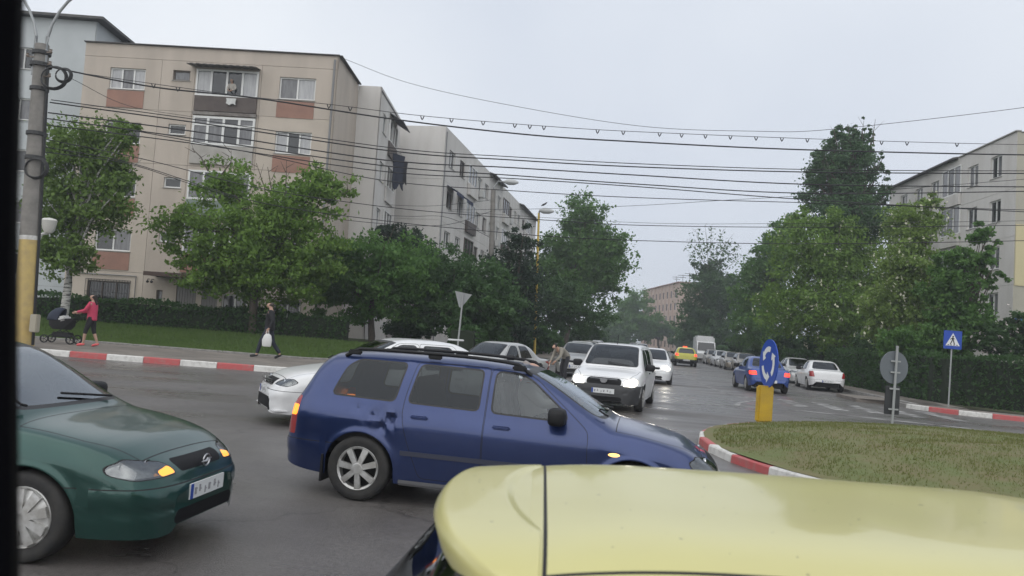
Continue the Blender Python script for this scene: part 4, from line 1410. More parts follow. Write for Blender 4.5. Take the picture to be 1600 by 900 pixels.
# --- the beige block facing the crossing
b1 = empty('apartment_block', (-9.34, 39.3, 0), -1.2, tilt=False)
tag(b1, 'beige five-storey block with terracotta panels under its windows', 'apartment block')
X_, Yn = (1, 0, 0), (0, -1, 0)
tops = [13.6, 10.86, 8.18, 5.47]
holes = []
A, S, C, D = (-11.45, -9.65), (-8.27, -7.40), (-7.05, -3.92), (-2.88, -1.06)
for t in tops:
    holes += [(A[0], A[1], t - 1.08, t), (S[0], S[1], t - .48, t + .04), (D[0], D[1], t - 1.12, t)]
Crows = [(12.40, 13.75), (9.94, 11.38), (7.2, 8.66), (4.5, 5.96)]
for c0, c1 in Crows: holes.append((C[0], C[1], c0, c1))
holes += [(-11.63, -9.5, 1.75, 2.88), (-8.15, -7.85, 1.75, 2.6), (-7.16, -6.18, .35, 3.0), (-5.9, -5.1, .35, 3.0), (-4.9, -3.6, 1.3, 2.6), (-2.30, -.98, 1.4, 2.45)]
levels = [-.4, 3.38, 6.12, 8.86, 11.56, 14.12]
bays = [-12.8, -8.86, -7.16, -3.80, 0]
slab('wall_core', (-6.4, 5.6, 7.1), (12.3, 10.4, 15), cement, b1)
for i in range(5):
    for j in range(4):
        m_ = random.choice([beige, beige2, beige])
        wall_panel('wall_panel', (0, 0, 0), X_, Yn, bays[j] + .008, bays[j + 1] - .008, levels[i] + .008, levels[i + 1] - .008, holes, m_, b1)
wall_panel('parapet', (0, 0, 0), X_, Yn, -12.8, 0, 14.128, 14.8, [], beige, b1)
slab('parapet_cap', (-6.4, .1, 14.83), (12.9, .42, .05), roof_m, b1)
slab('roof', (-6.4, 5.7, 14.55), (12.6, 10.8, .1), roof_m, b1)
pm_ = [[pane_lt, pane_mid, pane_lt], [pane_dark, pane_dark, pane_mid], [pane_dark, pane_dark], [pane_dark, pane_mid]]
for k, t in enumerate(tops):
    a0 = A[0] if k < 2 else A[0] + .2
    window((0, 0, 0), X_, Yn, A[0], A[1], t - 1.08, t, b1, 3 if k == 0 else 2, pm=pm_[k])
    window((0, 0, 0), X_, Yn, S[0], S[1], t - .48, t + .04, b1, 1, fm=frame_w if k else frame_d, pm=pane_mid if k == 0 else pane_dark)
    window((0, 0, 0), X_, Yn, D[0], D[1], t - 1.12, t, b1, 2 if k == 0 else 3, pm=[pane_mid, pane_lt] if k == 0 else [pane_lt, pane_dark, pane_lt])
    slab('spandrel_panel', ((A[0] + A[1]) / 2 - .02, -.012, t - 1.58), (A[1] - A[0] + .05, .03, .86), spandrel, b1)
    slab('spandrel_panel', ((D[0] + D[1]) / 2 - .03, -.012, t - 1.64), (D[1] - D[0] + .05, .03, .84), spandrel, b1)
# loggias, glazed in by their owners
slab('wall_core', ((C[0] + C[1]) / 2, .52, 9), (3.1, .04, 10), mat('loggia_inside', (.10, .095, .09), .9), b1)
window((0, 0, 0), X_, Yn, C[0], C[1], 12.40, 13.75, b1, 4, pm=[pane_lt, pane_dark, pane_dark, pane_lt], rec=-.06, fw=.09)
slab('balustrade', (-5.485, -.07, 12.02), (3.12, .10, .76), brown_b, b1)
awn = MB()
for k in range(21):
    u = -7.25 + k * .165
    awn.box((u, -.33, 13.86 + (.012 if k % 2 else -.012)), (.16, .80, .03), M=Matrix.Rotation(.12, 3, 'X'))
awn.build('loggia_roof', mat('corrugated_grey', (.16, .15, .14), .6), b1)
window((0, 0, 0), X_, Yn, C[0], C[1], 9.94, 11.38, b1, 4, pm=[pane_mid, pane_mid, pane_dark, pane_mid], rec=-.06, fw=.11, transom=10.95)
slab('balustrade', (-5.485, -.06, 9.45), (3.12, .09, .94), mat('balustrade_white', (.42, .40, .37), .8, col2=(.33, .31, .28), vscale=1.5), b1)
slab('loggia_slab', (-5.485, -.05, 11.52), (3.2, .16, .16), mat('worn_concrete', (.25, .235, .215), .9, col2=(.14, .12, .11), vscale=3), b1)
for (z0, z1), bm_ in zip(Crows[2:], (mat('balustrade_greenish', (.20, .24, .21), .7), spandrel)):
    window((0, 0, 0), X_, Yn, C[0], C[1], z0, z1, b1, 4, pm=[pane_mid, pane_dark, pane_dark, pane_mid], rec=-.02, fw=.09, fm=frame_w)
    slab('balustrade', (-5.485, -.06, z0 - .5), (3.12, .09, .92), bm_, b1)
# ground floor
window((0, 0, 0), X_, Yn, -11.63, -9.5, 1.75, 2.88, b1, 3, fm=frame_d, pm=pane_dark)
window((0, 0, 0), X_, Yn, -8.15, -7.85, 1.75, 2.6, b1, 1, fm=frame_d, pm=pane_dark)
window((0, 0, 0), X_, Yn, -4.9, -3.6, 1.3, 2.6, b1, 2, fm=frame_w, pm=pane_dark)
window((0, 0, 0), X_, Yn, -2.30, -.98, 1.4, 2.45, b1, 2, fm=frame_w, pm=pane_dark)
for (a, b, c, d) in ((-11.7, -9.45, 1.7, 2.95), (-2.35, -.93, 1.35, 2.5)):
    g = MB()
    for k in range(int((b - a) / .14) + 1): g.box((a + k * .14, -.05, (c + d) / 2), (.016, .016, d - c))
    for z in (c, (c + d) / 2, d): g.box(((a + b) / 2, -.05, z), (b - a, .02, .025))
    g.build('window_grille', iron, b1)
dm = MB()
for k in range(7): dm.box((-7.08 + k * .135, .06, 1.68), (.11, .04, 2.60))
dm.build('door', mat('door_slats', (.20, .19, .18), .5), b1)
dm = MB()
for k in range(6): dm.box((-5.84 + k * .135, .06, 1.68), (.11, .04, 2.60))
dm.build('door', mat('door_slats', (.20, .19, .18), .5), b1)
slab('canopy', (-6.2, -.6, 3.32), (4.1, 1.2, .14), mat('canopy_brown', (.085, .055, .045), .8), b1)
slab('canopy_trim', (-6.2, -1.23, 3.33), (4.16, .05, .2), mat('canopy_brown', (.085, .055, .045), .8), b1)
for u in (-8.55, -8.35):
    mb = MB(); mb.tube([(u, -.02, 3.1), (u, -.18, 3.1), (u, -.2, 3.02)], .02, 6); mb.lathe([(.04, 3.03), (.07, 2.98), (.05, 2.92), (.001, 2.91)], 10, 'Z', (u, -.2, 0)); mb.build('wall_lamp', iron, b1, smooth=True)
mb = MB(); mb.tube([(-12.7, -.06, 3.2), (-9.2, -.06, 3.2), (-9.2, -.06, 1.0)], .03, 6); mb.build('gas_pipe', mat('pipe_grey', (.2, .2, .2), .5), b1)
mb = MB(); mb.tube([(-.18, -.06, 14.6), (-.18, -.06, .3)], .055, 8); mb.build('downpipe', mat('pipe_grey'), b1)
# side of the block with the projecting bay
side_h = []
wall_panel('side_wall', (0, 0, 0), (0, 1, 0), (1, 0, 0), 0.0, 4.7, -.4, 14.8, [], beige, b1)
wall_panel('bay_wall', (0, 4.7, 0), X_, Yn, .005, 1.3, -.4, 14.8, [], greyw, b1)
bh = []
for t in tops: bh += [(1.0, 2.2, t - 1.1, t), (3.0, 5.6, t - 1.1, t + .2)]
wall_panel('bay_wall', (1.3, 4.7, 0), (0, 1, 0), (1, 0, 0), 0, 6.8, -.4, 14.8, bh, greyw, b1)
for t in tops:
    window((1.3, 4.7, 0), (0, 1, 0), (1, 0, 0), 1.0, 2.2, t - 1.1, t, b1, 2)
    window((1.3, 4.7, 0), (0, 1, 0), (1, 0, 0), 3.0, 5.6, t - 1.1, t + .2, b1, 3, rec=-.05)
    slab('balustrade', (1.36, 4.7 + 4.3, t - 1.55), (.10, 2.6, .85), brown_b if t > 13 else greyw, b1)
slab('roof', (.68, 8.1, 14.57), (1.3, 6.7, .1), roof_m, b1)
slab('parapet_cap', (.02, 2.3, 14.83), (.3, 4.6, .05), roof_m, b1)
aw = MB(); aw.box((1.72, 9.0, 13.9), (.95, 2.7, .04), M=Matrix.Rotation(R(30), 3, 'Y')); aw.build('balcony_awning', mat('awning_grey', (.14, .14, .145), .7), b1)
rk = MB()
for y in (7.6, 9.9):
    rk.tube([(1.35, y, 11.7), (2.15, y, 11.7)], .02, 5)
for k in range(4): rk.tube([(1.5 + .2 * k, 7.5, 11.72), (1.5 + .2 * k, 10.0, 11.72)], .008, 4)
rk.build('drying_rack', iron, b1)

def cloth(name, label, O, U, w, h, material, sway=.05):
    root = empty(name, O, 0, tilt=False); tag(root, label, 'clothes')
    V = []; F = []; nx, nz = 9, 12
    for f, off in ((0, 0), (1, .05)):
        for i in range(nz + 1):
            for k in range(nx + 1):
                s_ = k / nx; t_ = i / nz
                ww = w * (1 - .15 * math.sin(t_ * 3))
                p = V3(U) * ((s_ - .5) * ww) + V3((0, 0, -h * t_ * (1 - .12 * math.cos(s_ * 9))))
                p += V3((U[1], -U[0], 0)) * (off + sway * math.sin(s_ * 11 + t_ * 2) * t_)
                V.append(p)
        b = f * (nx + 1) * (nz + 1)
        for i in range(nz):
            for k in range(nx):
                a = b + i * (nx + 1) + k
                F.append((a, a + 1, a + nx + 2, a + nx + 1))
    meshobj('fabric', V, F, material, root, smooth=True)
    return root
c0 = b1.matrix_world @ V3((1.95, 7.9, 11.7)); c1_ = b1.matrix_world @ V3((2.1, 9.3, 11.6))
cloth('hanging_clothes', 'dark washing hanging from the upper balcony of the stepped corner', c0, (.6, .8, 0), 1.0, 1.9, mat('cloth_navy', (.02, .024, .04), .9))
cloth('hanging_clothes', 'narrow dark garment at the right end of the washing', c1_, (.6, .8, 0), .45, 1.3, mat('cloth_black', (.012, .012, .015), .9))

# --- the long pale block along the left of the street
b2 = empty('apartment_block', (-4.98, 51.84, 0), 80, tilt=False)
tag(b2, 'long pale grey block running down the left side of the street', 'apartment block')
slab('wall_core', (21.2, 5.6, 7.0), (41.8, 10.6, 14.6), cement, b2)
cols = []
u = 1.35
pat = [('s', 1.35, 2.95), ('s', 4.4, 5.9), ('l', 7.0, 9.9), ('s', 10.4, 11.9), ('s', 13.0, 14.5)]
for base in (0, 14.2, 28.0):
    for kd, a, b in pat:
        if base + b < 41: cols.append((kd, base + a, base + b))
tops2 = [13.58, 10.80, 8.1, 5.35, 2.6]
h2 = [(a, b, t - 1.15, t + (.25 if kd == 'l' else 0)) for kd, a, b in cols for t in tops2]
lev2 = [-.4, 3.1, 5.85, 8.6, 11.3, 14.8]
bay2 = [0, 6.5, 14.2, 20.6, 28.0, 34.6, 42.2]
for i in range(5):
    for j in range(6):
        wall_panel('wall_panel', (0, 0, 0), X_, Yn, bay2[j] + .01, bay2[j + 1] - .01, lev2[i] + .008, lev2[i + 1] - .008, h2, greyw, b2)
for j in range(5):
    wall_panel('wall_panel', (0, 0, 0), (0, 1, 0), (-1, 0, 0), .01, 11.2, lev2[j] + .008, lev2[j + 1] - .008, [], greyw, b2)
slab('roof', (21.1, 5.6, 14.7), (42.0, 11.0, .1), roof_m, b2)
for kd, a, b in cols:
    for i, t in enumerate(tops2):
        if kd == 'l':
            window((0, 0, 0), X_, Yn, a, b, t - 1.15, t + .25, b2, 3, rec=-.04, fm=frame_w if (i + int(a)) % 3 else frame_d)
            slab('balustrade', ((a + b) / 2, -.12, t - 1.6), (b - a, .2, .84), brown_b if (i == 1 or (i + int(a)) % 4 == 0) else greyw, b2)
        else:
            window((0, 0, 0), X_, Yn, a, b, t - 1.15, t, b2, 2, fm=frame_w if (i * 3 + int(a)) % 4 else frame_d)
navy = mat('awning_navy', (.015, .022, .06), .8)
for a, b in ((1.2, 3.1), (4.2, 6.1)):
    mb = MB(); mb.prism([(-.02, 11.15), (-.75, 10.75), (-.75, 10.5), (-.72, 10.5), (-.72, 10.72), (-.02, 11.1)], 'X', a, b); mb.build('awning', navy, b2)
for a, b in ((14.6, 20.5), (30, 42)):
    mb = MB(); mb.prism([(-.5, 14.66), (2.4, 15.55), (2.4, 15.45), (-.5, 14.56)], 'X', a, b); mb.build('roof_eave', roof_m, b2)
for (a, t) in ((11.2, 12.3), (16.4, 12.2), (24.4, 12.1), (26.3, 9.4), (18.7, 9.3), (12.2, 6.6)):
    mb = MB(); mb.cbox((a, -.2, t), (.8, .3, .55), .03); mb.lathe([(.2, -.36), (.2, -.365), (.001, -.366)], 14, 'Y', (a, 0, t)); mb.build('air_conditioner', mat('ac_white', (.5, .5, .48), .5), b2)
mb = MB(); mb.tube([(.3, -.03, 14.5), (.3, -.03, .2)], .05, 6); mb.build('downpipe', mat('pipe_grey', (.2, .2, .2), .5), b2)

# --- the block on the far left behind the pole
b0 = empty('apartment_block', (-23.55, 43.0, 0), 2, tilt=False)
tag(b0, 'taller blue-grey block with a dark roof edge behind the utility pole', 'apartment block')
h0 = [(-a, -a + 1.7, t - 1.2, t) for a in (4.6, 9.0, 14) for t in (15.4, 12.6, 9.8, 7.0, 4.2)]
slab('wall_core', (-9.2, 6.1, 8.2), (17.4, 11.4, 16.6), cement, b0)
for i in range(6):
    wall_panel('wall_panel', (0, 0, 0), X_, Yn, -18, -.005, -.4 + i * 2.92, 2.51 + i * 2.92, h0, blue_grey, b0)
wall_panel('side_wall', (0, 0, 0), (0, 1, 0), (1, 0, 0), 0, 12, -.4, 17.11, [], blue_grey, b0)
for a in (4.6, 9.0, 14):
    for t in (15.4, 12.6, 9.8, 7.0, 4.2): window((0, 0, 0), X_, Yn, -a, -a + 1.7, t - 1.2, t, b0, 2)
slab('roof', (-8.85, 6.0, 17.2), (18.7, 12.9, .14), roof_m, b0)
slab('roof_fascia', (.28, 7.6, 16.86), (.5, 9.2, .5), roof_m, b0)

# --- the grey block on the right
b3 = empty('apartment_block', (27.5, 43.83, 0), -94.5, tilt=False)
tag(b3, 'pale grey block with a cream end wall on the right behind the trees', 'apartment block')
rw_ = [('s', 1.55, 2.8), ('s', 4.25, 5.5), ('l', 6.3, 8.9), ('s', 9.5, 10.7), ('s', 12.0, 13.2), ('s', 14.6, 15.8)]
tops3 = [13.6, 10.98, 8.25, 5.6, 2.9]
h3 = [(-b, -a, t - (1.3 if kd == 's' else 1.4), t + (.4 if kd == 'l' else 0)) for kd, a, b in rw_ for t in tops3]
lev3 = [-1.2, 3.2, 5.95, 8.65, 11.35, 14.5]
slab('wall_core', (-9.2, 6.4, 6.4), (17.2, 11.6, 14.8), cement, b3)
for i in range(5):
    for a, b in ((-18, -11.2), (-11.2, -5.9), (-5.9, 0)):
        wall_panel('wall_panel', (0, 0, 0), X_, Yn, a + .008, b - .008, lev3[i] + .008, lev3[i + 1] - .008, h3, greyw, b3)
cream = mat('render_cream', (.42, .40, .33), .9, col2=(.36, .34, .28), vscale=.4)
h3e = [(2.2, 3.6, t - 1.3, t) for t in tops3] + [(6.2, 7.6, t - 1.3, t) for t in tops3]
wall_panel('end_wall', (0, 0, 0), (0, 1, 0), (1, 0, 0), 0.01, 12, -1.2, 14.5, h3e, cream, b3)
for t in tops3:
    for a in (2.2, 6.2): window((0, 0, 0), (0, 1, 0), (1, 0, 0), a, a + 1.4, t - 1.3, t, b3, 2)
slab('cream_panel', (.02, .55, 7.6), (.05, 1.0, 3.4), mat('panel_yellow', (.55, .49, .30), .8), b3)
slab('blue_panel', (.03, .50, 3.9), (.06, .9, 1.0), mat('panel_blue', (.03, .12, .35), .6), b3)
slab('blue_panel', (.03, 1.25, 6.5), (.06, .7, .9), mat('panel_blue', (.03, .12, .35), .6), b3)
for kd, a, b in rw_:
    for i, t in enumerate(tops3):
        if kd == 'l':
            window((0, 0, 0), X_, Yn, -b, -a, t - 1.4, t + .4, b3, 3, rec=-.04)
            slab('balustrade', (-(a + b) / 2, -.1, t - 1.8), (b - a, .16, .7), greyw, b3)
        else:
            window((0, 0, 0), X_, Yn, -b, -a, t - 1.3, t, b3, 2)
mb = MB(); mb.prism([(-.35, 14.44), (6.2, 15.6), (12.4, 14.44), (12.4, 14.54), (6.2, 15.75), (-.35, 14.54)], 'X', -18.2, -6.8); mb.build('roof', roof_m, b3)
slab('roof', (-3.3, 6.2, 14.45), (6.6, 12.0, .1), roof_m, b3)
slab('parapet_cap', (-3.3, .05, 14.53), (6.7, .3, .06), sill_m, b3)

# --- the far pink block at the end of the street
b4 = empty('apartment_block', (37.6, 180, 0), -88, tilt=False)
tag(b4, 'distant pinkish block at the end of the street', 'apartment block')
pink = mat('render_pink', (.48, .36, .30), .9, col2=(.42, .32, .27), vscale=.3)
tops4 = [13.4, 10.5, 7.6, 4.7, 1.8]
h4 = [(-a, -a + 1.6, t - 1.6, t) for a in range(4, 40, 4) for t in tops4]
wall_panel('wall', (0, 0, 0), X_, Yn, -40, 0, -3, 15, h4, pink, b4)
wall_panel('end_wall', (0, 0, 0), (0, 1, 0), (1, 0, 0), .01, 11, -3, 15, [], pink, b4)
slab('roof', (-20, 5.5, 15.1), (40.6, 11.6, .25), mat('roof_terracotta', (.22, .12, .09), .8), b4)
slab('wall_core', (-20, 5.8, 6), (39.4, 10.6, 17.6), cement, b4)
for a in range(4, 40, 4):
    for t in tops4: window((0, 0, 0), X_, Yn, -a, -a + 1.6, t - 1.6, t, b4, 1, fm=frame_d, pm=pane_dark, sill=False)
    slab('pilaster', (-a - 1.1, -.1, 6), (.5, .2, 17.8), pink, b4)
for a in (3, 9, 15):
    mb = MB(); mb.tube([(-a, 3, 15), (-a, 3, 17.6)], .06, 5); mb.box((-a, 3, 17.4), (.1, 2.2, .1)); mb.box((-a, 3, 16.9), (.1, 1.6, .1)); mb.build('antenna', iron, b4)

# ------------------------------------------------------------------ poles, lamps, wires
conc = mat('pole_concrete', (.24, .225, .205), .85, col2=(.17, .16, .145), vscale=3, bump=.3, bscale=30)
yel_p = mat('pole_yellow_paint', (.50, .37, .13), .7, col2=(.40, .30, .13), vscale=4)
steel = mat('galvanised_steel', (.30, .31, .31), .45, metal=.5)
lampm = mat('lamp_housing', (.42, .43, .43), .4)
PB = at(34, 560, 22.7); PT = at(66, 70, 22.7)
pole = empty('utility_pole', (PB.x, 22.7, gz(PB.x) + .1), 0, tilt=False)
tag(pole, 'thick concrete utility pole painted yellow below, at the left edge', 'utility pole')
base = V3((PB.x, 22.7, gz(PB.x) + .1)); PTl = PT - base
def ptx(z): return PTl.x * z / PTl.z
def octpole(z0, z1, w0, w1, n=6):
    mb = MB(); P = []; rr = []
    for k in range(n + 1):
        z = z0 + (z1 - z0) * k / n
        P.append((ptx(z), 0, z)); rr.append(w0 + (w1 - w0) * k / n)
    mb.tube(P, rr, 12); return mb
zy = (at(42, 375, 22.7) - base).z
octpole(-.3, zy, .285, .262).build('painted_base', yel_p, pole, smooth=True)
octpole(zy, zy + .12, .263, .262, 1).build('white_band', white_p, pole, smooth=True)
octpole(zy + .12, PTl.z, .262, .185).build('shaft', conc, pole, smooth=True)
for sx, k in ((-1, 0), (1, 1)):
    mb = MB(); P = []
    for i in range(9):
        t = i / 8
        P.append((ptx(PTl.z) + sx * (.16 + 1.25 * max(0, t - .35)**1.6 * 1.7), -.05, PTl.z - .9 + 3.0 * t - .6 * max(0, t - .6)**2 * 4))
    mb.tube(P, [.05] * 4 + [.04] * 5, 8)
    a_ = mb.build('lamp_arm', steel, pole, smooth=True)
    e = V3(P[-1]); mb = MB()
    mb.tube([e, e + V3((sx * .3, 0, .02)), e + V3((sx * .62, 0, .0)), e + V3((sx * .72, 0, -.03))], [.05, .12, .11, .03], 10)
    mb.build('lamp_head', lampm, a_, smooth=True)
for z, w in ((PTl.z - .25, .30), (PTl.z - .6, .34), (PTl.z - 1.3, .30), (PTl.z - 2.6, .32), (PTl.z - 3.3, .32)):
    mb = MB(); mb.lathe([(w - .09, z - .06), (w - .05, z - .05), (w - .05, z + .05), (w - .09, z + .06)], 14, 'Z', (ptx(z), 0, 0)); mb.build('clamp_band', iron, pole)
for sx, z in ((1, PTl.z - .25), (1, PTl.z - .6), (1, PTl.z - .95), (-1, PTl.z - .4)):
    mb = MB(); mb.tube([(ptx(z), -.1, z), (ptx(z) + sx * .34, -.12, z)], .02, 6); mb.lathe([(.03, z - .02), (.05, z + .02), (.03, z + .06), (.045, z + .09), (.001, z + .1)], 8, 'Z', (ptx(z) + sx * .33, -.12, 0)); mb.build('insulator', mat('insulator', (.2, .16, .13), .3), pole, smooth=True)
for px, py, rr_ in ((57, 263, .34), (100, 118, .24), (85, 122, .38)):
    c = at(px, py, 22.5) - base; mb = MB()
    for j in range(3):
        ring_ = [c + V3(((rr_ - .02 * j) * math.cos(a), -.03 * j, (rr_ * .9 - .02 * j) * math.sin(a))) for a in np.linspace(0, 2 * PI, 22)]
        mb.tube(ring_, .02, 5, False)
    mb.build('cable_coil', iron, pole)
mb = MB(); 
for i in range(4): mb.tube([(ptx(.2) + .29, -.06 + .03 * i, .1), (ptx(4) + .27, -.06 + .03 * i, 4), (ptx(8) + .22, -.06 + .03 * i, 8)], .016, 5)
mb.build('riser_cable', iron, pole)
bx_ = at(152 / 3 + 1, 505, 22.4) - base
mb = MB(); mb.cbox((bx_.x + .02, -.25, bx_.z), (.2, .2, .5), .02); mb.build('meter_box', mat('box_beige', (.35, .32, .25), .6), pole)
cr = at(68, 345, 27)
gl = empty('globe_lamp', (cr.x + .2, 27, gz(cr.x) + .12), 0, tilt=False); tag(gl, 'white globe lamp on a short bent pipe beside the utility pole', 'lamp')
h_ = cr.z - gz(cr.x) - .12
mb = MB(); mb.tube([(-.3, 0, 0), (-.3, 0, h_ - .7), (-.2, 0, h_ - .45), (0, 0, h_ - .4)], .05, 8); mb.build('pipe', mat('pipe_white', (.5, .5, .48), .5), gl, smooth=True)
mb = MB(); mb.lathe([(.06, h_ - .42), (.12, h_ - .4), (.2, h_ - .25), (.24, h_ - .02), (.25, h_ + .02), (.2, h_ + .08), (.001, h_ + .12)], 16); mb.build('globe', mat('globe_white', (.55, .54, .5), .4), gl, smooth=True)

def lamp_post(name, label, px_base, px_top, Y, r0, r1, material, arm_px, low=None):
    """px_* are picture positions of foot and top at distance Y"""
    b = at(*px_base, Y); t = at(*px_top, Y); b = V3((b.x, Y, gz(b.x) + .1)); 
    root = empty(name, b, 0, tilt=False); tag(root, label, 'street lamp')
    tl = t - b
    mb = MB(); mb.tube([(0, 0, -.2), tl * .5, tl], [r0, (r0 + r1) / 2, r1], 10); mb.build('post', material, root, smooth=True)
    e = at(*arm_px, Y - .3) - b
    mb = MB(); m1 = V3((tl.x + (e.x - tl.x) * .35, 0, max(e.z, tl.z) + .05))
    mb.tube([tl + V3((.0, 0, -.5)), tl + V3((.02, 0, .1)), m1, e], [.05, .045, .04, .04], 8)
    arm = mb.build('lamp_arm', steel, root, smooth=True)
    d = V3((1, 0, 0))
    mb = MB(); mb.tube([e - d * .1, e + d * .15, e + d * .5, e + d * .75], [.06, .17, .16, .05], 10); mb.build('lamp_head', lampm, arm, smooth=True)
    return root
lamp_post('street_lamp', 'grey concrete lamp post before the long pale block', (764, 540), (771, 296), 46, .2, .13, conc, (790, 284))
lamp_post('street_lamp', 'thin yellow lamp post left of the tall linden', (836, 545), (842, 333), 45, .075, .06, mat('post_yellow', (.52, .36, .06), .6), (845, 329))
bd = at(850, 322, 44.7); mb = MB(); mb.tube([bd + V3((-.16, 0, 0)), bd + V3((-.05, 0, .07)), bd + V3((.06, 0, .13)), bd + V3((.13, 0, .2)), bd + V3((.19, 0, .2))], [.015, .06, .05, .035, .008], 7)
bird = mb.build('bird', iron, smooth=True); tag(bird, 'small dark bird perched on the yellow lamp post', 'bird')

wire_m = mat('wire_black', (.015, .015, .017), .6)
def wire(label, pts, r=.016, clips=None, group='overhead wires across the crossing'):
    """pts: picture positions with distance; a smooth sagging run through them"""
    P = [at(a, b, c) for a, b, c in pts]
    Q = [P[0] * 2 - P[1]] + P + [P[-1] * 2 - P[-2]]
    out = []
    for i in range(1, len(Q) - 2):
        for k in range(8):
            t = k / 8
            out.append(.5 * ((2 * Q[i]) + (-Q[i - 1] + Q[i + 1]) * t + (2 * Q[i - 1] - 5 * Q[i] + 4 * Q[i + 1] - Q[i + 2]) * t * t + (-Q[i - 1] + 3 * Q[i] - 3 * Q[i + 1] + Q[i + 2]) * t**3))
    out.append(Q[-2])
    root = empty('overhead_wire', out[0], 0, tilt=False); tag(root, label, 'wire', group)
    mb = MB(); mb.tube([p - out[0] for p in out], r, 5); mb.build('cable', wire_m, root)
    for cx_ in clips or []:
        best = min(out, key=lambda p: abs((p - cam.location).dot(cR) / (p - cam.location).dot(cF) * FPX + 800 - cx_))
        q = best - out[0]
        mb = MB()
        for sg in (-1, 1): mb.tube([q + V3((sg * .06, 0, .01)), q + V3((sg * .025, 0, -.08)), q + V3((0, 0, -.13))], [.012, .018, .008], 5)
        mb.build('wire_clip', wire_m, root)
    return root
def Yl(px, a=22.7, b=27.): return a + (b - a) * px / 1600
def W(label, pts, r=.016, clips=None, a=22.7, b=27.):
    wire(label, [(x, y, Yl(x, a, b)) for x, y in pts], r, clips)
wire('thin topmost wire from the roof corner of the beige block', [(533, 90, 39.4), (640, 130, 38), (800, 165, 36), (1000, 197, 34), (1180, 205, 32), (1300, 202, 31), (1600, 168, 29), (1800, 135, 28)], .011)
W('second wire from the top, hung with small V-shaped clips', [(112, 112), (240, 131), (397, 152), (514, 163), (660, 181), (850, 197), (1000, 206), (1300, 218), (1600, 226), (1800, 226)], .010, [241, 288, 514, 552, 660, 706, 752, 794, 837, 855, 926, 972, 1018, 1056, 1100, 1146, 1182, 1222, 1261, 1395, 1435, 1480, 1486, 1491])
W('thick wire just below the clip wire', [(75, 104), (240, 136), (397, 153), (620, 187), (830, 211), (1000, 222), (1200, 232), (1400, 238), (1600, 242), (1800, 243)], .024)
W('upper one of the close pair of wires in mid sky', [(80, 156), (330, 190), (620, 232), (800, 245), (1000, 256), (1270, 265), (1600, 267), (1800, 266)], .014)
W('lower one of the close pair of wires in mid sky', [(78, 160), (330, 195), (620, 237), (800, 250), (1000, 261), (1270, 269), (1600, 271), (1800, 270)], .020)
W('single thick wire under the close pair', [(75, 176), (300, 205), (600, 250), (800, 262), (1000, 274), (1260, 288), (1600, 292), (1800, 292)], .020)
W('upper of two wires that cross over the pointed tree', [(72, 185), (300, 216), (600, 259), (800, 274), (1000, 288), (1260, 302), (1600, 299), (1800, 294)], .018)
W('lower of two wires that cross over the pointed tree', [(70, 195), (300, 224), (600, 268), (800, 279), (1000, 292), (1260, 312), (1600, 331), (1800, 338)], .016)
W('thin wire slanting across the beige block below the thick ones', [(160, 195), (400, 240), (600, 282), (800, 298), (1000, 309), (1300, 318), (1600, 328), (1800, 330)], .013)
W('wire rising towards the right through the others', [(700, 328), (860, 326), (1000, 321), (1130, 313), (1300, 303), (1600, 280), (1800, 262)], .010, a=46, b=30)
W('low wire over the crowns on the left', [(60, 215), (230, 250), (400, 293), (560, 318), (700, 333), (870, 345), (1000, 352), (1250, 355), (1600, 352), (1800, 345)], .012)
W('lowest wire crossing the gap above the street', [(60, 228), (205, 255), (400, 315), (600, 345), (770, 362), (870, 370), (1000, 376), (1250, 381), (1600, 376), (1800, 368)], .012)
W('drooping wire before the tree in front of the beige block', [(60, 236), (200, 256), (300, 288), (420, 324), (560, 346), (690, 352), (768, 330)], .014, b=65)
W('faint wire just above the lowest one', [(700, 330), (1000, 348), (1250, 349), (1600, 345), (1800, 340)], .008, a=40, b=30)
W('wire dropping from the pole towards the loggia', [(110, 122), (200, 165), (303, 183)], .010, b=105)
wire('wire along the front of the long pale block to the lamp post', [(560, 335, 48), (640, 338, 48), (700, 340, 48), (768, 372, 46)], .014)
wire('wire from the concrete lamp post to the stepped corner', [(570, 318, 48), (660, 322, 47), (720, 318, 46.5), (771, 312, 46)], .012)

# ------------------------------------------------------------------ signs
blue_s = mat('sign_blue', (.012, .06, .36), .4)
white_s = mat('sign_white', (.70, .71, .71), .4)
grey_s = mat('sign_back_grey', (.13, .145, .16), .5)
post_m = mat('sign_post_grey', (.30, .31, .31), .5)
# keep-going-round sign on its yellow bollard, on the rim of the island
sb = V3((5.55, 17.25, 0)); sb.z = gz(sb.x) + .13
sg_ = empty('roundabout_sign', sb, 0); tag(sg_, 'blue circular-arrows sign on a yellow bollard at the island rim', 'traffic sign')
mb = MB(); mb.cbox((0, 0, .40), (.35, .16, .78), .03, Matrix.Rotation(R(12), 3, 'Z')); mb.build('bollard', mat('bollard_yellow', (.52, .33, .02), .5, col2=(.42, .27, .03), vscale=4), sg_, smooth=True)
mb = MB(); mb.tube([(0.10, .05, .7), (.10, .06, 1.72)], .03, 8); mb.build('post', post_m, sg_, smooth=True)
disc_rot = Matrix.Rotation(R(-87), 3, 'Z')
def disc(mb, c, r, t, M, n=40):
    V = []; 
    for y in (-t / 2, t / 2):
        for k in range(n):
            a = 2 * PI * k / n
            V.append(V3(c) + M @ V3((r * math.cos(a), y, r * math.sin(a))))
    F = [tuple(range(n)), tuple(range(n, 2 * n))[::-1]] + [(k, (k + 1) % n, n + (k + 1) % n, n + k) for k in range(n)]
    mb.add(V, F)
dc = V3((.06, .05, 1.27))
mb = MB(); disc(mb, dc, .52, .02, disc_rot); dsk = mb.build('disc', blue_s, sg_)
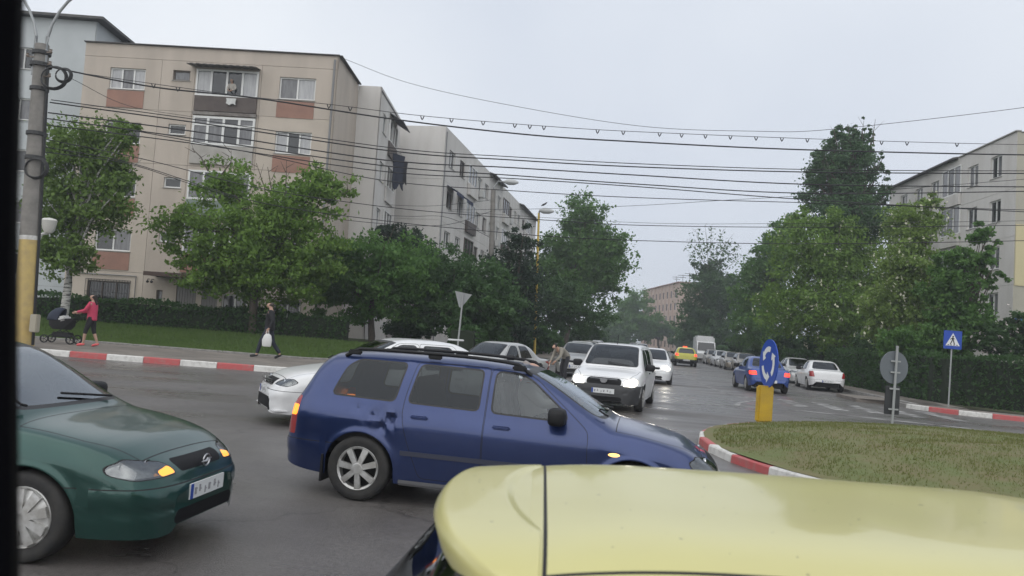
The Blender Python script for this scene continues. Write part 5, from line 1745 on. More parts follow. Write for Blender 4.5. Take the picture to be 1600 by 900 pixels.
for k in range(3):
    mb = MB(); a0 = R(90 + 120 * k - 18); V = []; F = []
    n = 12; r0, r1 = .25, .365
    for i in range(n + 1):
        a = a0 + R(70) * i / n
        for rr in (r0, r1): V.append(dc + disc_rot @ V3((rr * math.cos(a), -.016, rr * math.sin(a))))
        if i: F.append((2 * i - 2, 2 * i - 1, 2 * i + 1, 2 * i))
    a = a0 + R(70); 
    b = len(V)
    for rr, da in ((.18, 0), (.435, 0), (.305, R(30))): V.append(dc + disc_rot @ V3((rr * math.cos(a + da), -.016, rr * math.sin(a + da))))
    F.append((b, b + 1, b + 2))
    mb.add(V, F); mb.build('arrow', white_s, dsk)
# round sign seen from behind
sb = V3((8.72, 18.1, 0)); sb.z = gz(sb.x) + .16
s2_ = empty('round_sign', sb, 0); tag(s2_, 'grey back of a round sign with a dark board below, on the island', 'traffic sign')
mb = MB(); mb.tube([(0, .0, -.1), (.03, 0, 1.85)], .03, 8); mb.build('post', post_m, s2_, smooth=True)
mb = MB(); disc(mb, (.0, .05, 1.36), .37, .02, Matrix.Rotation(R(14), 3, 'Z')); mb.build('disc', grey_s, s2_)
mb = MB(); mb.cbox((-.005, .05, .62), (.34, .025, .64), .008); mb.build('board', mat('board_dark', (.025, .027, .03), .5), s2_)
for z in (.42, .88, 1.25, 1.5):
    mb = MB(); mb.box((.01, -.005, z), (.22, .02, .035)); mb.build('bracket', post_m, s2_)
# pedestrian crossing sign
pb = at(1482, 630, 30.2); sb = V3((pb.x, 30.2, gz(pb.x) + .12)); tp_ = at(1486, 531, 30.2) - sb
s3_ = empty('crossing_sign', sb, 0); tag(s3_, 'square blue pedestrian crossing sign on a thin post before the hedge', 'traffic sign')
mb = MB(); mb.tube([(0, 0, -.1), (tp_.x, 0, tp_.z + .3)], .028, 8); mb.build('post', post_m, s3_, smooth=True)
c = V3((tp_.x, -.04, tp_.z)); hs_ = .345
mb = MB(); mb.cbox(c, (hs_ * 2, .02, hs_ * 2), .006); pl_ = mb.build('plate', blue_s, s3_)
def flat(name, pts, y, material, parent):
    return meshobj(name, [c + V3((a, y, b)) for a, b in pts], [tuple(range(len(pts)))], material, parent)
flat('triangle', [(-.27, -.22), (.27, -.22), (0, .26)], -.014, white_s, pl_)
ik = mat('sign_black', (.012, .012, .012), .5)
mb = MB()
for poly in ([(-.03, .10), (.03, .10), (.035, .155), (-.025, .155)], [(-.045, -.02), (.035, -.01), (.03, .09), (-.03, .09)], [(-.045, -.02), (-.005, -.02), (-.075, -.17), (-.115, -.17)], [(0, -.02), (.035, -.01), (.085, -.17), (.045, -.17)], [(.02, .085), (.03, .06), (.09, .0), (.08, .03)], [(-.03, .085), (-.02, .06), (-.1, .0), (-.105, .025)]):
    b = len(mb.V); mb.V += [tuple(c + V3((x, -.018, z))) for x, z in poly]; mb.F.append(tuple(range(b, b + len(poly)))); mb.mi.append(0)
mb.build('walking_figure', ik, pl_)
for k in range(4): flat('crossing_stripe', [(-.2 + k * .11, -.205), (-.14 + k * .11, -.205), (-.15 + k * .11, -.175), (-.19 + k * .11, -.175)], -.018, ik, pl_)
# give-way sign seen from behind, leaning
gb = at(713, 545, 27.5); sb = V3((gb.x, 27.5, gz(gb.x) + .1)); tp_ = at(722, 458, 27.5) - sb
s4_ = empty('give_way_sign', sb, 0); tag(s4_, 'grey back of a leaning triangular sign behind the blue estate', 'traffic sign')
mb = MB(); mb.tube([(0, 0, -.1), tp_], .03, 8); mb.build('post', post_m, s4_, smooth=True)
cc_ = V3((tp_.x, 0, tp_.z)); q = Matrix.Rotation(R(8), 3, 'Y')
V = [cc_ + q @ V3((a, y, b)) for y in (.03, .05) for a, b in ((-.30, .02), (.30, .02), (.04, -.50), (-.04, -.50))]
mb = MB(); mb.add(V, [(0, 1, 2, 3), (7, 6, 5, 4), (0, 4, 5, 1), (1, 5, 6, 2), (2, 6, 7, 3), (3, 7, 4, 0)]); mb.build('triangle_plate', mat('sign_back_light', (.26, .27, .27), .5), s4_)

# ------------------------------------------------------------------ people
skin_m = mat('skin', (.42, .26, .19), .55)
def skinned(name, chains, material, parent, root_i=0, sub=2):
    """chains of (point, radius) grown into one smooth surface"""
    pts = []; rad = []; edges = []; idx = {}
    for ch in chains:
        prev = None
        for p, r in ch:
            key = tuple(round(c, 4) for c in p)
            if key not in idx:
                idx[key] = len(pts); pts.append(p); rad.append(r)
            if prev is not None and prev != idx[key]: edges.append((prev, idx[key]))
            prev = idx[key]
    me = bpy.data.meshes.new(name)
    me.from_pydata([tuple(p) for p in pts], edges, [])
    me.materials.append(material)
    o = link(bpy.data.objects.new(name, me), parent)
    md = o.modifiers.new('skin', 'SKIN'); md.use_smooth_shade = True
    for i, r in enumerate(rad):
        sv = me.skin_vertices[0].data[i]
        sv.radius = (r, r) if not hasattr(r, '__len__') else r
        sv.use_root = (i == root_i)
    sd = o.modifiers.new('subdivision', 'SUBSURF'); sd.levels = sub; sd.render_levels = sub
    return o

def person(name, label, loc, heading, J, top_m, leg_m, shoe_m, hair_m, scale=1., tilt=True, long_hair=False, sleeves=True, short_legs=False):
    """J: joints in metres, x forward, y left. One continuous body, clothes and hair as parts"""
    root = empty(name, loc, heading, scale, tilt); tag(root, label, 'person')
    pel, ch, nk, hd = J['pelvis'], J['chest'], J['neck'], J['head']
    sp_ = pel.lerp(ch, .5)
    up = (hd - nk).normalized(); fw = J.get('face', V3((1, 0, 0)))
    body = [[(pel, .10), (sp_, .10), (ch, .12), (nk, .055), (nk.lerp(hd, .45), .062), (hd, .098), (hd + up * .085, .075)]]
    nose_b = hd + fw * .09 - up * .01
    body.append([(hd, .098), (hd + fw * .06 - up * .05, .055), (hd + fw * .085 - up * .075, .028)])
    body.append([(hd, .098), (nose_b, .022), (nose_b + fw * .028 - up * .012, .012)])
    for s, sg in (('l', 1), ('r', -1)):
        sh, el, wr = J['sh_' + s], J['el_' + s], J['wr_' + s]
        d = (wr - el).normalized()
        hnd = wr + d * .085
        body.append([(ch, .12), (sh, .062), (sh.lerp(el, .5), .052), (el, .042), (el.lerp(wr, .5), .038), (wr, .027), (wr + d * .05, .034), (hnd, .034)])
        lat = d.cross(V3((0, sg, 0)));
        if lat.length < .1: lat = V3((0, 0, 1))
        lat.normalize(); cr_ = V3((0, -sg, 0)) * .02
        for k, ln in enumerate((.062, .072, .068, .052)):
            o = lat * (.027 - .018 * k)
            body.append([(hnd, .034), (hnd + o + d * .03, .0095), (hnd + o + d * (.03 + ln * .5) + cr_ * .5, .009), (hnd + o + d * (.03 + ln) + cr_, .0075)])
        body.append([(wr + d * .05, .034), (wr + d * .055 + lat * .04, .011), (wr + d * .09 + lat * .055, .009)])
        hp, kn, an, to = J['hip_' + s], J['kn_' + s], J['an_' + s], J['to_' + s]
        body.append([(pel, .10), (hp, .08), (hp.lerp(kn, .5), .075), (kn, .055), (kn.lerp(an, .35), .055), (an, .036), (an.lerp(to, .45) - V3((0, 0, .02)), .036), (to, .026)])
    skinned('body', body, skin_m, root)
    # clothes
    jk = [[(pel + V3((0, 0, -.11)), .170), (pel + V3((0, 0, -.05)), .168), (pel + V3((0, 0, .04)), .158), (sp_, .165), (ch, .175), (ch.lerp(nk, .75), .085)]]
    for s in 'lr':
        sh, el, wr = J['sh_' + s], J['el_' + s], J['wr_' + s]
        end = wr if sleeves else el
        jk.append([(ch, .165), (sh, .085), (sh.lerp(el, .5), .070), (el, .058), (el.lerp(end, .5), .052), (end, .045)] if sleeves else [(ch, .165), (sh, .085), (sh.lerp(el, .6), .07)])
    skinned('jacket', jk, top_m, root)
    tr = [[(pel + V3((0, 0, .13)), .135), (pel + V3((0, 0, .06)), .145), (pel, .145)]]
    for s in 'lr':
        hp, kn, an = J['hip_' + s], J['kn_' + s], J['an_' + s]
        ch_ = [(pel, .145), (hp, .105), (hp.lerp(kn, .5), .092), (kn, .072)]
        ch_ += [(kn.lerp(an, .3), .066)] if short_legs else [(kn.lerp(an, .5), .064), (an + V3((0, 0, .02)), .058)]
        tr.append(ch_)
    skinned('trousers', tr, leg_m, root)
    for s in 'lr':
        an, to = J['an_' + s], J['to_' + s]
        skinned('shoe', [[(an - V3((0, 0, .005)), .045), (an.lerp(to, .35) + V3((0, 0, -.015)), .047), (to, .040), (to + (to - an).normalized() * .04, .030)], [(an - V3((0, 0, .005)), .045), (an + (an - to) * .25 + V3((0, 0, -.05)), .038)]], shoe_m, root)
    hr = [[(hd + up * .055 - fw * .02, .098), (hd + up * .02 - fw * .045, .095), (hd - up * .04 - fw * .06, .07)]]
    if long_hair: hr.append([(hd - up * .04 - fw * .06, .07), (hd - up * .14 - fw * .09, .045), (hd - up * .26 - fw * .09, .03)])
    skinned('hair', hr, hair_m, root)
    eye = MB(); sd_ = up.cross(fw)
    for sg in (-1, 1):
        e = hd + fw * .088 + sd_ * (.035 * sg) + up * .012
        eye.cbox(e, (.014, .022, .012), .004)
    eye.build('eye', mat('eye_dark', (.02, .015, .012), .3), root)
    return root

def joints(**kw):
    J = dict(pelvis=V3((0, 0, .95)), chest=V3((.01, 0, 1.32)), neck=V3((.01, 0, 1.49)), head=V3((.03, 0, 1.62)))
    for s, y in (('l', 1), ('r', -1)):
        J['sh_' + s] = V3((0, .185 * y, 1.42)); J['el_' + s] = V3((-.02, .23 * y, 1.14)); J['wr_' + s] = V3((.05, .24 * y, .90))
        J['hip_' + s] = V3((0, .09 * y, .90)); J['kn_' + s] = V3((.02, .10 * y, .50)); J['an_' + s] = V3((-.02, .10 * y, .09)); J['to_' + s] = V3((.14, .11 * y, .035))
    for k, v in kw.items(): J[k] = V3(v)
    return J
hair_dk = mat('hair_dark', (.02, .014, .011), .6)
wp = at(139, 543, 25.2)
J = joints(sh_l=(.02, .18, 1.41), el_l=(.16, .21, 1.17), wr_l=(.42, .17, 1.10), sh_r=(.02, -.18, 1.41), el_r=(.14, -.21, 1.17), wr_r=(.42, -.17, 1.10),
           kn_l=(.12, .10, .50), an_l=(.16, .10, .09), to_l=(.32, .11, .035), kn_r=(-.06, -.09, .50), an_r=(-.22, -.09, .11), to_r=(-.07, -.10, .035))
person('person', 'person in a red top and dark leggings pushing a pram', (wp.x, 25.2, gz(wp.x) + .14), 184, J, mat('top_red', (.52, .05, .11), .8), mat('leggings_black', (.012, .012, .014), .8), mat('shoe_coral', (.75, .12, .13), .6), hair_dk, .95, long_hair=True, short_legs=True)
mp_ = at(417, 561, 26.4)
J = joints(head=(.06, -.02, 1.62), el_l=(-.14, .24, 1.15), wr_l=(-.04, .25, .92), el_r=(.02, -.24, 1.14), wr_r=(.10, -.25, .90),
           kn_l=(.20, .10, .52), an_l=(.30, .10, .10), to_l=(.46, .11, .05), kn_r=(-.10, -.10, .50), an_r=(-.36, -.10, .14), to_r=(-.23, -.11, .04))
man = person('person', 'person in dark clothes walking left with a white bag', (mp_.x, 26.4, gz(mp_.x) + .14), 182, J, mat('jacket_black', (.012, .012, .014), .85), mat('jeans_dark', (.018, .022, .035), .85), mat('shoe_black', (.01, .01, .011), .6), mat('hair_short', (.06, .045, .035), .7), 1.07)
def bag(name, label, P, w, h, d, material, heading):
    root = empty(name, P, heading, tilt=False); tag(root, label, 'bag')
    mb = MB(); V = []; F = []; n = 12; rows = [(0, .8), (.08, 1.0), (.5, 1.06), (.85, .8), (1, .35)]
    for t, s_ in rows:
        for k in range(n):
            a = 2 * PI * k / n
            rr = 1 + .08 * math.sin(3 * a + 5 * t)
            V.append((w / 2 * s_ * math.cos(a) * rr, d / 2 * s_ * math.sin(a) * rr, -h + h * t))
    for i in range(len(rows) - 1):
        for k in range(n):
            k2 = (k + 1) % n; F.append((i * n + k, i * n + k2, i * n + n + k2, i * n + n + k))
    F.append(tuple(range(n))[::-1])
    mb.add(V, F); mb.build('sack', material, root, smooth=True)
    mb = MB(); mb.tube([(-w * .14, 0, -.02), (-.03, 0, .1), (.03, 0, .1), (w * .14, 0, -.02)], .012, 6); mb.build('handle', material, root, smooth=True)
    return root
hp_ = man.matrix_world @ V3((.13, .27, .72)); hp2 = man.matrix_world @ V3((.16, -.28, .72))
bag('shopping_bag', 'white plastic bag in the hand of the walking person', man.matrix_world @ V3((-.02, .27, .76)), .30, .42, .16, mat('bag_white', (.62, .62, .6), .6), 182)
bag('shopping_bag', 'dark red bag beside the white one, carried by the walking person', hp2, .26, .34, .14, mat('bag_red', (.16, .02, .02), .6), 182)
# person bending at the parked silver car
bp_ = at(880, 580, 28.5)
J = joints(pelvis=(-.08, 0, .92), chest=(.22, 0, 1.12), neck=(.36, 0, 1.2), head=(.47, 0, 1.24), sh_l=(.26, .18, 1.15), sh_r=(.26, -.18, 1.15), el_l=(.36, .22, .90), wr_l=(.50, .16, .74), el_r=(.34, -.22, .9), wr_r=(.50, -.14, .72), hip_l=(-.08, .09, .88), hip_r=(-.08, -.09, .88), face=(.8, 0, -.6))
person('person', 'person in a pale shirt leaning over between the parked silver cars', (bp_.x, 28.5, gz(bp_.x)), 215, J, mat('shirt_pale', (.26, .24, .20), .85), mat('trousers_grey', (.03, .03, .035), .85), mat('shoe_black', (.01, .01, .011), .6), hair_dk, 1.0)
# person at the open top loggia window
wpt = b1.matrix_world @ V3((-5.25, .12, 11.75))
J = joints(chest=(.10, 0, 1.28), neck=(.18, 0, 1.43), head=(.24, 0, 1.55), sh_l=(.12, .17, 1.35), sh_r=(.12, -.17, 1.35), el_l=(.24, .22, 1.12), wr_l=(.42, .12, 1.00), el_r=(.22, -.2, 1.14), wr_r=(.40, -.10, 1.02))
person('person', 'person in a pale top leaning out of the top loggia window', wpt, 270, J, mat('shirt_cream', (.40, .37, .33), .85), mat('trousers_grey', (.03, .03, .035), .85), mat('shoe_black', (.01, .01, .011), .6), mat('hair_grey', (.25, .22, .2), .7), .95, tilt=False)
cb = b1.matrix_world @ V3((-5.15, -.2, 12.30)); cl_ = cloth('hanging_cloth', 'white cloth hanging below the top loggia window', cb, (1, 0, 0), .5, .3, mat('cloth_white', (.6, .6, .58), .9), .02)

# pram
pp = at(96, 541, 25.6)
pr_ = empty('pram', (pp.x, 25.6, gz(pp.x) + .14), 184); tag(pr_, 'dark pram with a navy hood and a white blanket', 'pram')
navy_f = mat('pram_navy', (.02, .026, .045), .85); blk = mat('pram_black', (.012, .012, .013), .7)
mb = MB(); V = []; F = []; n = 16
for i, (t, s_) in enumerate(((0, .7), (.12, .95), (.3, 1.0))):
    for k in range(n):
        a = 2 * PI * k / n; V.append((.05 + .42 * s_ * math.cos(a), .22 * s_ * math.sin(a), .45 + t))
    if i:
        for k in range(n): k2 = (k + 1) % n; F.append(((i - 1) * n + k, (i - 1) * n + k2, i * n + k2, i * n + k))
F.append(tuple(range(n))[::-1]); mb.add(V, F); mb.build('carrycot', blk, pr_, smooth=True)
mb = MB(); V = []; F = []; n = 10; m2 = 7
for i in range(m2 + 1):
    a = R(-5 + 115 * i / m2)
    for k in range(n + 1):
        b = PI * k / n
        V.append((.12 + .40 * math.cos(a) * math.sin(b) * (1.0), .24 * math.cos(b), .74 + .40 * math.sin(a) * math.sin(b)))
for i in range(m2):
    for k in range(n):
        a = i * (n + 1) + k; F.append((a, a + 1, a + n + 2, a + n + 1))
mb.add(V, F); hood = mb.build('hood', navy_f, pr_, smooth=True); md = hood.modifiers.new('thickness', 'SOLIDIFY'); md.thickness = .015
mb = MB(); mb.cbox((-.14, 0, .77), (.44, .44, .07), .03, Matrix.Rotation(.12, 3, 'Y')); mb.build('cover', blk, pr_, smooth=True)
mb = MB(); mb.cbox((-.02, .03, .80), (.22, .47, .16), .05, Matrix.Rotation(.35, 3, 'Y')); mb.build('blanket', mat('blanket_white', (.55, .55, .54), .9), pr_, smooth=True)
mb = MB()
for y in (-.2, .2): mb.tube([(.42, y, .16), (.0, y, .42), (-.30, y, .70), (-.55, y, 1.02)], .014, 6); mb.tube([(-.36, y, .16), (.0, y, .42)], .014, 6)
mb.tube([(-.55, -.2, 1.02), (-.55, .2, 1.02)], .018, 6); mb.build('chassis', blk, pr_, smooth=True)
mb = MB(); mb.cbox((.0, 0, .28), (.55, .34, .16), .03); mb.build('basket', blk, pr_, smooth=True)
for x, rr in ((.44, .13), (-.36, .15)):
    for y in (-.24, .24):
        mb = MB(); mb.lathe([(rr * .75, -.02), (rr, -.02), (rr, .02), (rr * .75, .02)], 20, 'Y'); 
        for k in range(5): mb.tube([(0, 0, 0), (rr * .8 * math.cos(k * 1.256), 0, rr * .8 * math.sin(k * 1.256))], .008, 4)
        w_ = mb.build('wheel', blk, pr_, smooth=True); w_.location = (x, y, rr)

# ------------------------------------------------------------------ the cars
def paint(name, col, col2=None, metal=.25, rough=.38):
    return mat(name, col, rough, metal=metal, spec=.5, coat=.7, col2=col2 or tuple(c * .82 for c in col), vscale=1.6, vlo=.35, vhi=.7)

# blue estate crossing in front, dented rear quarter
spw = spec('wagon')
def dent(x, z):
    d = 0
    for cx_, cz_, w, h, a in ((1.13, .80, .055, .04, .055), (.98, .845, .08, .028, .042), (1.04, .72, .045, .04, .034), (1.24, .74, .03, .05, -.022), (.80, .885, .10, .02, .02), (1.10, .885, .05, .018, -.02), (1.22, .83, .03, .025, .03)):
        d += 1.25 * a * math.exp(-((x - cx_) / w)**2 - ((z - cz_ - .25 * (x - cx_)) / h)**2)
    if .7 < x < 1.4 and .6 < z < .95: d += .009 * math.sin(47 * x + 38 * z) * math.exp(-((x - 1.08) / .18)**2 - ((z - .8) / .09)**2)
    return d
spw['dent'] = dent
spw['taillight'] = [(.56, .57), (.68, .57), (.68, .93), (.60, .93)]
spw['tail_side'] = [('side_taillight', [(-.02, .57), (.14, .57), (.175, .945), (.02, .945)]), ('rear_indicator', [(-.02, .755), (.155, .755), (.165, .86), (-.02, .86)])]
blue_p = paint('paint_blue', (.024, .044, .142), (.02, .036, .118), metal=.6, rough=.3)
clear_g = glassmat('car_glass_clear', (.68, .71, .71), .7, .02, .05)
ast, sh_w, O_w = make_car('estate_car', 'dark blue estate car with a dented rear wing and roof rails', 'car', 'wagon', blue_p, (-1.96, 8.3), -10, .95, 1.5, sp=spw, rim='seven', rails=True, strip=.50, handle_m=blue_p,
                          screen_glass=glassmat('windscreen_pale', (.45, .48, .48), .95, .03, .15), glass=glassmat('car_glass_dark', (.26, .28, .28), .55, .03, .015))
for k_ in ('door#front-1', 'door#front1'):
    pass
for nm_ in ('window#front-1', 'window#front1'): O_w[nm_].data.materials[0] = clear_g
for sg in (-1, 1):
    mb = MB(); y = sh_w.ylow(3.27, .69) * sg
    V = []; n = 14
    for yy, s_ in ((y, 1.0), (y + .012 * sg, .75)):
        for k in range(n): a = 2 * PI * k / n; V.append((3.27 + .055 * s_ * math.cos(a), yy, .69 + .018 * s_ * math.sin(a)))
    mb.add(V, [tuple(range(n)), tuple(range(n, 2 * n))] + [(k, (k + 1) % n, n + (k + 1) % n, n + k) for k in range(n)])
    mb.build('side_indicator', mat('amber_side_lit', (.9, .45, .1), .2, emis=(1, .6, .2), estr=1.5), ast)
    mb = MB(); mb.box((.47, sg * .73, .28), (.02, .20, .26)); mb.build('mud_flap', mat('black_plastic'), ast)
    mb = MB(); mb.cbox((2.15, sg * .775, .225), (1.85, .06, .07), .02); mb.build('sill', mat('sill_grey', (.10, .10, .105), .6), ast)
# its driver
dj = joints(pelvis=(2.36, .36, .82), chest=(2.26, .36, 1.10), neck=(2.24, .36, 1.24), head=(2.28, .36, 1.34))
off = V3((0, 0, 0))
for s, yy in (('l', .53), ('r', .19)):
    dj['sh_' + s] = V3((2.26, yy, 1.17)); dj['el_' + s] = V3((2.45, yy + (.05 if s == 'l' else -.05), 1.0)); dj['wr_' + s] = V3((2.70, .36 + (.1 if s == 'l' else -.1), 1.03))
    dj['hip_' + s] = V3((2.40, .36 + (.09 if s == 'l' else -.09), .80)); dj['kn_' + s] = V3((2.80, .36 + (.1 if s == 'l' else -.1), .86)); dj['an_' + s] = V3((3.00, .36 + (.1 if s == 'l' else -.1), .55)); dj['to_' + s] = V3((3.12, .36 + (.1 if s == 'l' else -.1), .56))
dr = person('person', 'person in a pale shirt driving the blue estate car', (-1.96, 8.3, gz(-1.96)), -10, dj, mat('shirt_white', (.55, .54, .52), .85), mat('jeans_dark', (.018, .022, .035), .85), mat('shoe_black', (.01, .01, .011), .6), mat('hair_grey', (.25, .22, .2), .7), .95)

# green hatchback at the left edge
spg = spec('hatch')
spg['headlight'] = [(.36, .60), (.70, .585), (.775, .62), (.765, .67), (.68, .715), (.42, .675)]
spg['indicator'] = [(.37, .605), (.52, .595), (.53, .63), (.40, .655)]
green_p = paint('paint_green', (.012, .060, .050), (.009, .048, .04), metal=.55, rough=.3)
gr, sh_g, O_g = make_car('hatchback_car', 'dark green hatchback with its indicator lit at the left edge', 'car', 'hatch', green_p, (-5.82, 6.05), -6, .92, 1.5, sp=spg, rim='cap', opts=('indicator',), handle_m=green_p,
                         screen_glass=glassmat('windscreen_pale'), strip=.48)
Lg = spg['L']
chrome = mat('chrome', (.42, .42, .43), .28, metal=1.)
mb = MB(); ring_ = [(Lg - .005, .05 * math.cos(a), .643 + .042 * math.sin(a)) for a in np.linspace(0, 2 * PI, 25)]
mb.tube(ring_, .006, 6, False); mb.tube([(Lg - .005, .075, .65), (Lg, .008, .65), (Lg, -.008, .636), (Lg - .005, -.075, .636)], [.003, .009, .009, .003], 6); mb.build('emblem', chrome, gr, smooth=True)

# white saloon nosing out from behind the blue estate
spm = spec('sedan')
spm['headlight'] = [(.42, .62), (.72, .60), (.765, .66), (.70, .71), (.46, .69)]
spm['grille'] = [(-.36, .59), (.36, .59), (.33, .69), (-.33, .69)]
spm['intake'] = [(-.48, .22), (.48, .22), (.44, .42), (-.44, .42)]
spm['plate'] = .50
white_c = paint('paint_white', (.70, .70, .70), (.63, .63, .63), metal=0, rough=.4)
mits, sh_m, O_m = make_car('saloon_car', 'white saloon half hidden behind the blue estate car', 'car', 'sedan', white_c, (.08, 14.2), 207, .98, 1.1, sp=spm, rim='five', handle_m=white_c)
Lm = spm['L']
mb = MB(); 
for k in range(3): mb.box((Lm - .02, 0, .61 + .03 * k), (.04, .64, .006))
mb.build('grille_bar', chrome, mits)
mb = MB()
for k in range(3):
    a = PI / 2 + 2 * PI * k / 3; c = V3((Lm + .01, .028 * math.cos(a), .645 + .028 * math.sin(a)))
    V = [c + V3((0, .028 * math.cos(b + a), .028 * math.sin(b + a) * 1.0)) if i % 2 == 0 else c + V3((0, .016 * math.cos(b + a), .016 * math.sin(b + a))) for i, b in enumerate((0, PI / 2, PI, 3 * PI / 2))]
    mb.add(V + [v + V3((.008, 0, 0)) for v in V], [(0, 1, 2, 3), (4, 5, 6, 7), (0, 1, 5, 4), (1, 2, 6, 5), (2, 3, 7, 6), (3, 0, 4, 7)])
mb.build('emblem', chrome, mits)
mb = MB(); mb.cbox((Lm - .14, 0, .235), (.26, 1.45, .03), .012); mb.build('front_lip', white_c, mits)
mb = MB(); mb.cbox((1.15 * 1.0, 0, 1.46), (.3, .05, .03), .01); mb.build('antenna_fin', white_c, mits)

# white van coming towards us with dipped beams
lit = mat('headlight_lit', (.8, .8, .75), .15, emis=(1, .93, .78), estr=26.)
spv = spec('van')
spv['headlight'] = [(.44, .60), (.70, .60), (.765, .66), (.75, .76), (.66, .79), (.46, .73)]
spv['grille'] = [(-.40, .62), (.40, .62), (.40, .72), (.34, .765), (-.34, .765), (-.40, .72)]
spv['plate'] = .47
van_head = mat('van_headlight_glass', (.62, .63, .62), .12, spec=.8, coat=.8, emis=(1, .93, .8), estr=1.3)
van, sh_v, O_v = make_car('panel_van', 'white car-derived van with lit headlights and dark bumper', 'van', 'van', white_c, (3.35, 22.6), 255, 1.0, 1.1, sp=spv, rim='cap', black_bumper=True, lights=van_head, opts=('whole_nose_black',))
Lv = spv['L']
for sg in (-1, 1):
    mb = MB(); mb.lathe([(.085, -.02), (.075, .012), (.04, .03), (.001, .034)], 16, 'X', (Lv - .085, sg * .60, .67)); mb.build('lit_lamp', lit, van, smooth=True)
mb = MB(); mb.prism([(-.085, .745), (.085, .745), (.075, .69), (.04, .655), (-.04, .655), (-.075, .69)], 'X', Lv - .03, Lv + .02); mb.build('emblem', chrome, van)
mb = MB(); mb.box((Lv + .0, 0, .745), (.03, .62, .012)); mb.build('grille_bar', chrome, van)
mb = MB(); mb.tube([(2.4, .0, 1.54), (2.25, 0, 1.78)], .008, 5); mb.build('aerial', mat('black_plastic'), van)

# oncoming white car behind the van
white_on, sh_o, O_o = make_car('hatchback_car', 'white car with lit headlights following the white van', 'car', 'hatch', white_c, (6.45, 36.0), 260, 1.0, .8, rim='cap', lights=van_head, handle_m=white_c)
for sg in (-1, 1):
    mb = MB(); mb.lathe([(.10, -.02), (.08, .012), (.001, .034)], 14, 'X', (4.11 - .12, sg * .58, .66)); mb.build('lit_lamp', lit, white_on, smooth=True)

# blue saloon driving away, brake lights on
brake = mat('brake_light_lit', (.5, .02, .015), .2, emis=(1, .05, .025), estr=1.9)
spb = spec('sedan'); spb['taillight'] = [(.52, .70), (.80, .70), (.80, .84), (.56, .86)]
blue_b = paint('paint_bright_blue', (.018, .060, .26))
make_car('saloon_car', 'bright blue saloon driving away with its brake lights on', 'car', 'sedan', blue_b, (10.5, 32.0), 84, 1.0, .85, sp=spb, tail=brake, rim='five', handle_m=blue_b)
# white saloon parked at the right kerb
spp = spec('sedan'); spp['taillight'] = [(.60, .66), (.80, .66), (.80, .90), (.66, .92)]
make_car('saloon_car', 'white saloon parked at the right kerb before the hedge', 'car', 'sedan', white_c, (15.0, 37.5), 80, 1.0, .85, sp=spp, rim='cap', handle_m=white_c)
# taxi
taxi_y = paint('paint_taxi_yellow', (.50, .48, .02), metal=0)
spt = spec('hatch'); spt['taillight'] = [(.56, .78), (.80, .78), (.80, .95), (.60, .95)]
taxi, sh_t, O_t = make_car('taxi', 'black and yellow taxi driving away down the street', 'taxi', 'hatch', taxi_y, (13.9, 62.5), 83, 1.04, .6, sp=spt, tail=brake, black_bumper=True)
mb = MB(); mb.cbox((1.6, 0, 1.46), (.14, .36, .1), .03); mb.build('roof_light', mat('roof_light_red', (.6, .05, .03), .4, emis=(1, .12, .04), estr=1.), taxi)
for k_, o in O_t.items():
    if k_.startswith('door') or k_ in ('bonnet',): o.data.materials[0] = paint('paint_black', (.012, .012, .014))

# silver cars by the left kerb
silver = paint('paint_silver', (.36, .36, .35), metal=.5)
make_car('saloon_car', 'silver saloon just behind the roof of the blue estate car', 'car', 'sedan', paint('paint_pale_silver', (.46, .46, .45), metal=.3), (.75, 25.3), 238, .93, .9, rim='cap', handle_m=silver)
make_car('hatchback_car', 'silver hatchback parked behind the white van at the left kerb', 'car', 'hatch', silver, (3.3, 36.2), 262, 1.0, .7, rim='cap', handle_m=silver)

# simpler copies for the parked rows further off
proto_paint = paint('paint_proto', (.3, .3, .3))
ps, _, _ = make_car('saloon_car', 'silver-white saloon facing us behind the white one at the right kerb', 'car', 'sedan', proto_paint, (17.0, 48.5), 262, 1.0, .6, detail=True, group='cars parked along the kerbs')
ph, _, _ = make_car('hatchback_car', 'beige hatchback parked left of the bright blue saloon', 'car', 'hatch', proto_paint, (18.2, 62.5), 262, 1.0, .6, detail=True, group='cars parked along the kerbs')
cols_ = {'white': (.55, .55, .55), 'silver': (.36, .36, .36), 'grey': (.12, .12, .125), 'black': (.015, .015, .017), 'beige': (.30, .27, .23), 'red': (.28, .02, .02), 'dark blue': (.02, .03, .10), 'green': (.02, .07, .05)}
def recolour(root, c):
    pm = paint('paint_row_' + c.replace(' ', '_'), cols_[c])
    for o in [root] + list(root.children_recursive):
        for sl in getattr(o, 'material_slots', []):
            if sl.material == proto_paint: sl.link = 'OBJECT'; sl.material = pm
recolour(ps, 'white'); recolour(ph, 'beige')
